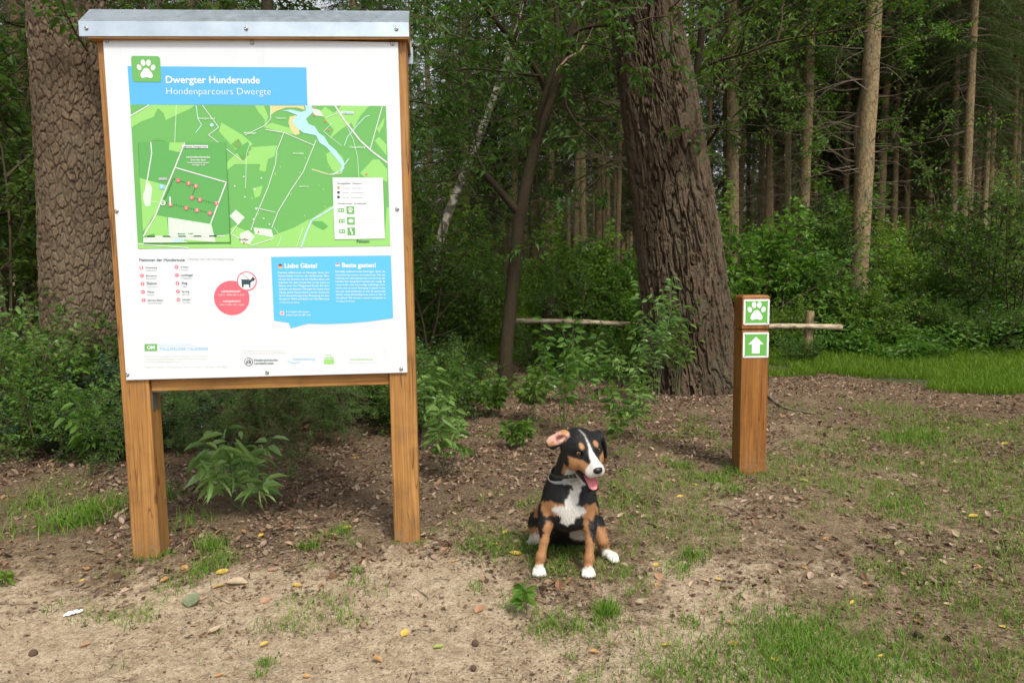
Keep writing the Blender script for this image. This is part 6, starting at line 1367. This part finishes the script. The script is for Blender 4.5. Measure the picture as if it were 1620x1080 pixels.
    # soften the borders between colours
    E = np.concatenate([F[:, [0, 1]], F[:, [1, 2]], F[:, [2, 3]], F[:, [3, 0]]]); deg = np.bincount(E.ravel(), minlength=len(V))[:, None]
    for _ in range(2):
        s_ = np.zeros_like(col); np.add.at(s_, E[:, 0], col[E[:, 1]]); np.add.at(s_, E[:, 1], col[E[:, 0]]); col = .5 * col + .5 * s_ / np.maximum(deg, 1)
    fr = fbm(V[:, 0] * 3 + V[:, 1], V[:, 2] + V[:, 1], .012, 40, 3); col2 = col * (.82 + .36 * fr)[:, None]
    g = Geo(); g.add(V, F, col2, smooth=True); m, nt, b = mat("dog_coat"); at_ = N(nt, "ShaderNodeAttribute", attribute_name="col"); nt.links.new(at_.outputs["Color"], b.inputs["Base Color"]); b.inputs["Roughness"].default_value = .55; b.inputs["Specular IOR Level"].default_value = .25
    b.inputs["Sheen Weight"].default_value = .04; hn = noise(nt, coords(nt, "Object", (1, 1, .35)), 420, 3, .7); bump(nt, hn, .5, .002, b)
    body_o = g.build("body", m, root)
    # short hair lying along the body
    r = np.random.default_rng(44); ar_ = np.linalg.norm(np.cross(V[F[:, 1]] - V[F[:, 0]], V[F[:, 3]] - V[F[:, 0]]), axis=1); pk = r.choice(len(F), 110000, p=ar_ / ar_.sum()); w4 = r.dirichlet((1, 1, 1, 1), len(pk)); P = (V[F[pk]] * w4[..., None]).sum(1); n_ = norm(Nn[F[pk]].sum(1)); c = col[F[pk, 0]]
    LHp = (P - S) @ HA.T / HS; hd = np.linalg.norm(LHp, axis=1) < .15; bad = (np.abs(LHp[:, 2] + .069 + (LHp[:, 0] - .082) * .26) < .0215) & (LHp[:, 0] > .03) & hd
    for sg in (-1, 1): bad |= np.linalg.norm(LHp - A(.052, sg * .034, .015), axis=1) < .0135
    bad |= np.linalg.norm(LHp - A(.124, 0, -.015), axis=1) < .018; bad |= (P[:, 2] < .026) & (P[:, 1] < .0 ); k = ~bad; P, n_, c, hd = P[k], n_[k], c[k], hd[k]
    flow = np.where(hd[:, None], -Fv + A(0, 0, -.25), A(0, .10, -1.0)); T = norm(flow - n_ * (flow * n_).sum(1, keepdims=True)); d = norm(T + n_ * r.uniform(.08, .34, (len(P), 1)) + r.normal(size=(len(P), 3)) * .16)
    low = P[:, 2] < .06; L = np.where(hd, .0050, np.where(low, .0045, np.where((P[:, 2] < .22) & (P[:, 1] < .12), .0065, .010))) * r.uniform(.5, 1.3, len(P)); sd = norm(np.cross(d, n_)) * np.where(hd | low, .00055, .0009)[:, None]
    Vh = np.stack([P - sd - n_ * .0008, P + sd - n_ * .0008, P + d * L[:, None]], 1).reshape(-1, 3); Fh = np.arange(len(P) * 3).reshape(-1, 3); cc = c * r.uniform(.75, 1.3, (len(P), 1))
    g = Geo(); g.add(Vh, Fh, np.repeat(cc, 3, 0)); fo = g.build("fur", colmat("dog_hair", .38, .42), root)
    # nose, eyes, tongue, teeth, collar, claws
    def ball(c, rad, axes, col=None, n=20, name=None, M=None, parent=None):
        th = np.linspace(0, np.pi, n // 2 + 1); ph = np.linspace(0, 2 * np.pi, n, endpoint=False); T_, P_ = np.meshgrid(th, ph, indexing='ij'); X = np.stack([np.cos(T_) * rad[0], np.sin(T_) * np.cos(P_) * rad[1], np.sin(T_) * np.sin(P_) * rad[2]], -1).reshape(-1, 3)
        i = np.arange(n // 2)[:, None] * n; j = np.arange(n)[None]; F_ = np.stack([i + j, i + n + j, i + n + (j + 1) % n, i + (j + 1) % n], -1).reshape(-1, 4); return X @ axes + c, F_, X
    g = Geo(); Vn, Fn, X = ball(hl(.122, 0, -.015), (.0165, .0205, .0155), HA, n=28); nost = np.zeros(len(X), bool)
    for sg in (-1, 1): nost |= np.linalg.norm((X - A(.0115, sg * .0075, -.001)) / A(.008, .0034, .0042), axis=1) < 1
    Vn = Vn - (Vn - hl(.122, 0, -.015)) * (nost * .25)[:, None]; g.add(Vn, Fn, smooth=True); mn, nt, b = mat("dog_nose"); b.inputs["Base Color"].default_value = (.012, .012, .013, 1); b.inputs["Roughness"].default_value = .38; bump(nt, noise(nt, coords(nt), 600, 2), .4, .001, b); g.build("nose", mn, root)
    me_, nt, b = mat("dog_eye"); at_ = N(nt, "ShaderNodeAttribute", attribute_name="col"); nt.links.new(at_.outputs["Color"], b.inputs["Base Color"]); b.inputs["Roughness"].default_value = .06; b.inputs["Specular IOR Level"].default_value = .7
    for sg in (-1, 1):
        look = norm(Fv * .92 + Rv * sg * .18 + A(-.10, -.25, .08)); s2 = norm(np.cross(A(0, 0, 1), look)); ea = np.array([look, s2, np.cross(look, s2)]); Ve, Fe, X = ball(hl(.0455, sg * .0345, .015), (.0122,) * 3, ea, n=40); rho = np.hypot(X[:, 1], X[:, 2]) / .0125; c = np.where((rho < .36)[:, None], A(.004, .003, .003), np.where((rho < .68)[:, None], A(.26, .105, .035), np.where((rho < .78)[:, None], A(.03, .015, .01), A(.05, .03, .025)))); c[X[:, 0] < 0] = .02
        g = Geo(); g.add(Ve, Fe, c, smooth=True); g.build("eye", me_, root)
    n = 14; C = np.stack([hl(.030 + .078 * t, 0, -.074 - .020 * t ** 1.5 + .006 * math.sin(t * 3)) for t in np.linspace(0, 1, n)]); w = np.interp(np.linspace(0, 1, n), [0, .5, .85, 1], [.014, .021, .021, .012]); V2 = []
    for i in range(n):
        for s_ in np.linspace(-1, 1, 7): V2.append(C[i] + Rv * w[i] * s_ + Uv * (.004 * s_ * s_ - .0018 * (abs(s_) < .2)))
    for i in range(n):
        for s_ in np.linspace(-1, 1, 7): V2.append(C[i] + Rv * w[i] * s_ + Uv * (.004 * s_ * s_ - .004))
    Fq = [[b0 + i * 7 + j, b0 + i * 7 + j + 1, b0 + i * 7 + j + 8, b0 + i * 7 + j + 7] for b0 in (0, n * 7) for i in range(n - 1) for j in range(6)] + [[b_, b_ + 7, n * 7 + b_ + 7, n * 7 + b_] for b_ in [i * 7 + e for i in range(n - 1) for e in (0, 6)]] + [[(n - 1) * 7 + j, (n - 1) * 7 + j + 1, n * 7 + (n - 1) * 7 + j + 1, n * 7 + (n - 1) * 7 + j] for j in range(6)]
    g = Geo(); g.add(V2, np.array(Fq), smooth=True); g.build("tongue", plain("tongue_pink", (.62, .19, .20), .3), root)
    g = Geo(); P, D_, L_ = [], [], []
    for t in np.linspace(0, 1, 9):
        for sg in (-1, 1): P.append(hl(.052 + .048 * t, sg * (.0190 - .009 * t * t), -.0900 - .006 * t)); D_.append(Uv); L_.append(.004 if t < .9 else .007)
    Vt, Ft = segtubes(P, np.array(P) + np.array(D_) * np.array(L_)[:, None], np.full(len(P), .0017), np.full(len(P), .0006), 6); g.add(Vt, Ft); g.build("teeth", plain("teeth", (.75, .70, .58), .3), root)
    # collar: two bands round the neck
    cn = hl(-.045, -.005, -.035) * .50 + Zm(465, 470, Y0 + .13) * .50 + A(0, 0, .012); ax_ = norm(hl(-.045, -.005, -.035) - Zm(465, 470, Y0 + .13)); ax_ = norm(ax_ + A(-.38, .12, -.12)); e1 = norm(np.cross(ax_, A(0, 0, 1))); e2 = np.cross(ax_, e1)
    dirs = [e1 * math.cos(a) + e2 * math.sin(a) for a in np.linspace(0, 2 * np.pi, 64, endpoint=False)]
    def sdf(p):
        i = ((p - lo) / h).astype(int); return D[tuple(np.clip(i, 0, np.array(sh) - 1))]
    def band(cc, wid, M_, name, thick=.0026, extra=.0035):
        rr = []
        for d_ in dirs:
            t = .02
            while sdf(cc + d_ * t) < .0015 and t < .13: t += .001
            rr.append(min(t, .105))
        rr = np.array(rr)
        for _ in range(6): rr = (np.roll(rr, 1) + rr * 2 + np.roll(rr, -1)) / 4
        rr = rr + extra; prof = [(-wid / 2, 0), (-wid / 2, thick), (0, thick * 1.3), (wid / 2, thick), (wid / 2, 0)]; V_ = [cc + d_ * (q + p[1]) + ax_ * p[0] for d_, q in zip(dirs, rr) for p in prof]; nn = len(prof)
        F_ = [[i * nn + j, i * nn + (j + 1) % nn, ((i + 1) % 64) * nn + (j + 1) % nn, ((i + 1) % 64) * nn + j] for i in range(64) for j in range(nn)]; g = Geo(); g.add(V_, np.array(F_), smooth=False); return g.build(name, M_, root), rr
    c1, rr = band(cn, .016, plain("collar_dark", (.03, .035, .025), .6), "collar"); c2, rr2 = band(cn - ax_ * .020, .013, plain("collar_grey", (.30, .31, .32), .45), "collar")
    k = int(np.argmin([d_[1] + .2 * d_[0] for d_ in dirs])); pb = cn + dirs[k] * (rr[k] + .006); t_ = norm(np.cross(ax_, dirs[k])); pts = np.array([pb + t_ * a + ax_ * b_ for a, b_ in ((-.009, -.011), (.009, -.011), (.009, .011), (-.009, .011), (-.009, -.011))])
    Vt, Ft = segtubes(pts[:-1], pts[1:], np.full(4, .0016), np.full(4, .0016), 8); g = Geo(); g.add(Vt, Ft); Vt, Ft = tube(np.array([pb - ax_ * .012 + t_ * .007 * math.cos(a) - ax_ * (.008 + .007 * math.sin(a)) for a in np.linspace(0, 2 * np.pi, 16)]), .0014, 6); g.add(Vt, Ft); g.build("buckle", M_SCREW, c1)
    g = Geo(); P, Q = [], []
    for pw in (pL, pR):
        for i, dx in enumerate((-.0185, -.0065, .0065, .0185)): y = -.026 - (.007 if i in (1, 2) else 0); P.append(pw + A(dx, y, -.004)); Q.append(pw + A(dx * 1.05, y - .004, -.009))
    for i, q in enumerate((-.021, -.007, .008, .021)): b_ = hR + fR * (.075 if i in (1, 2) else .067) + sR * q + A(0, 0, -.012); P.append(b_); Q.append(b_ + fR * .004 + A(0, 0, -.006))
    Vt, Ft = segtubes(P, Q, np.full(len(P), .0020), np.full(len(P), .0009), 8); g.add(Vt, Ft); g.build("claws", plain("claw", (.10, .08, .065), .4), root)
dog()
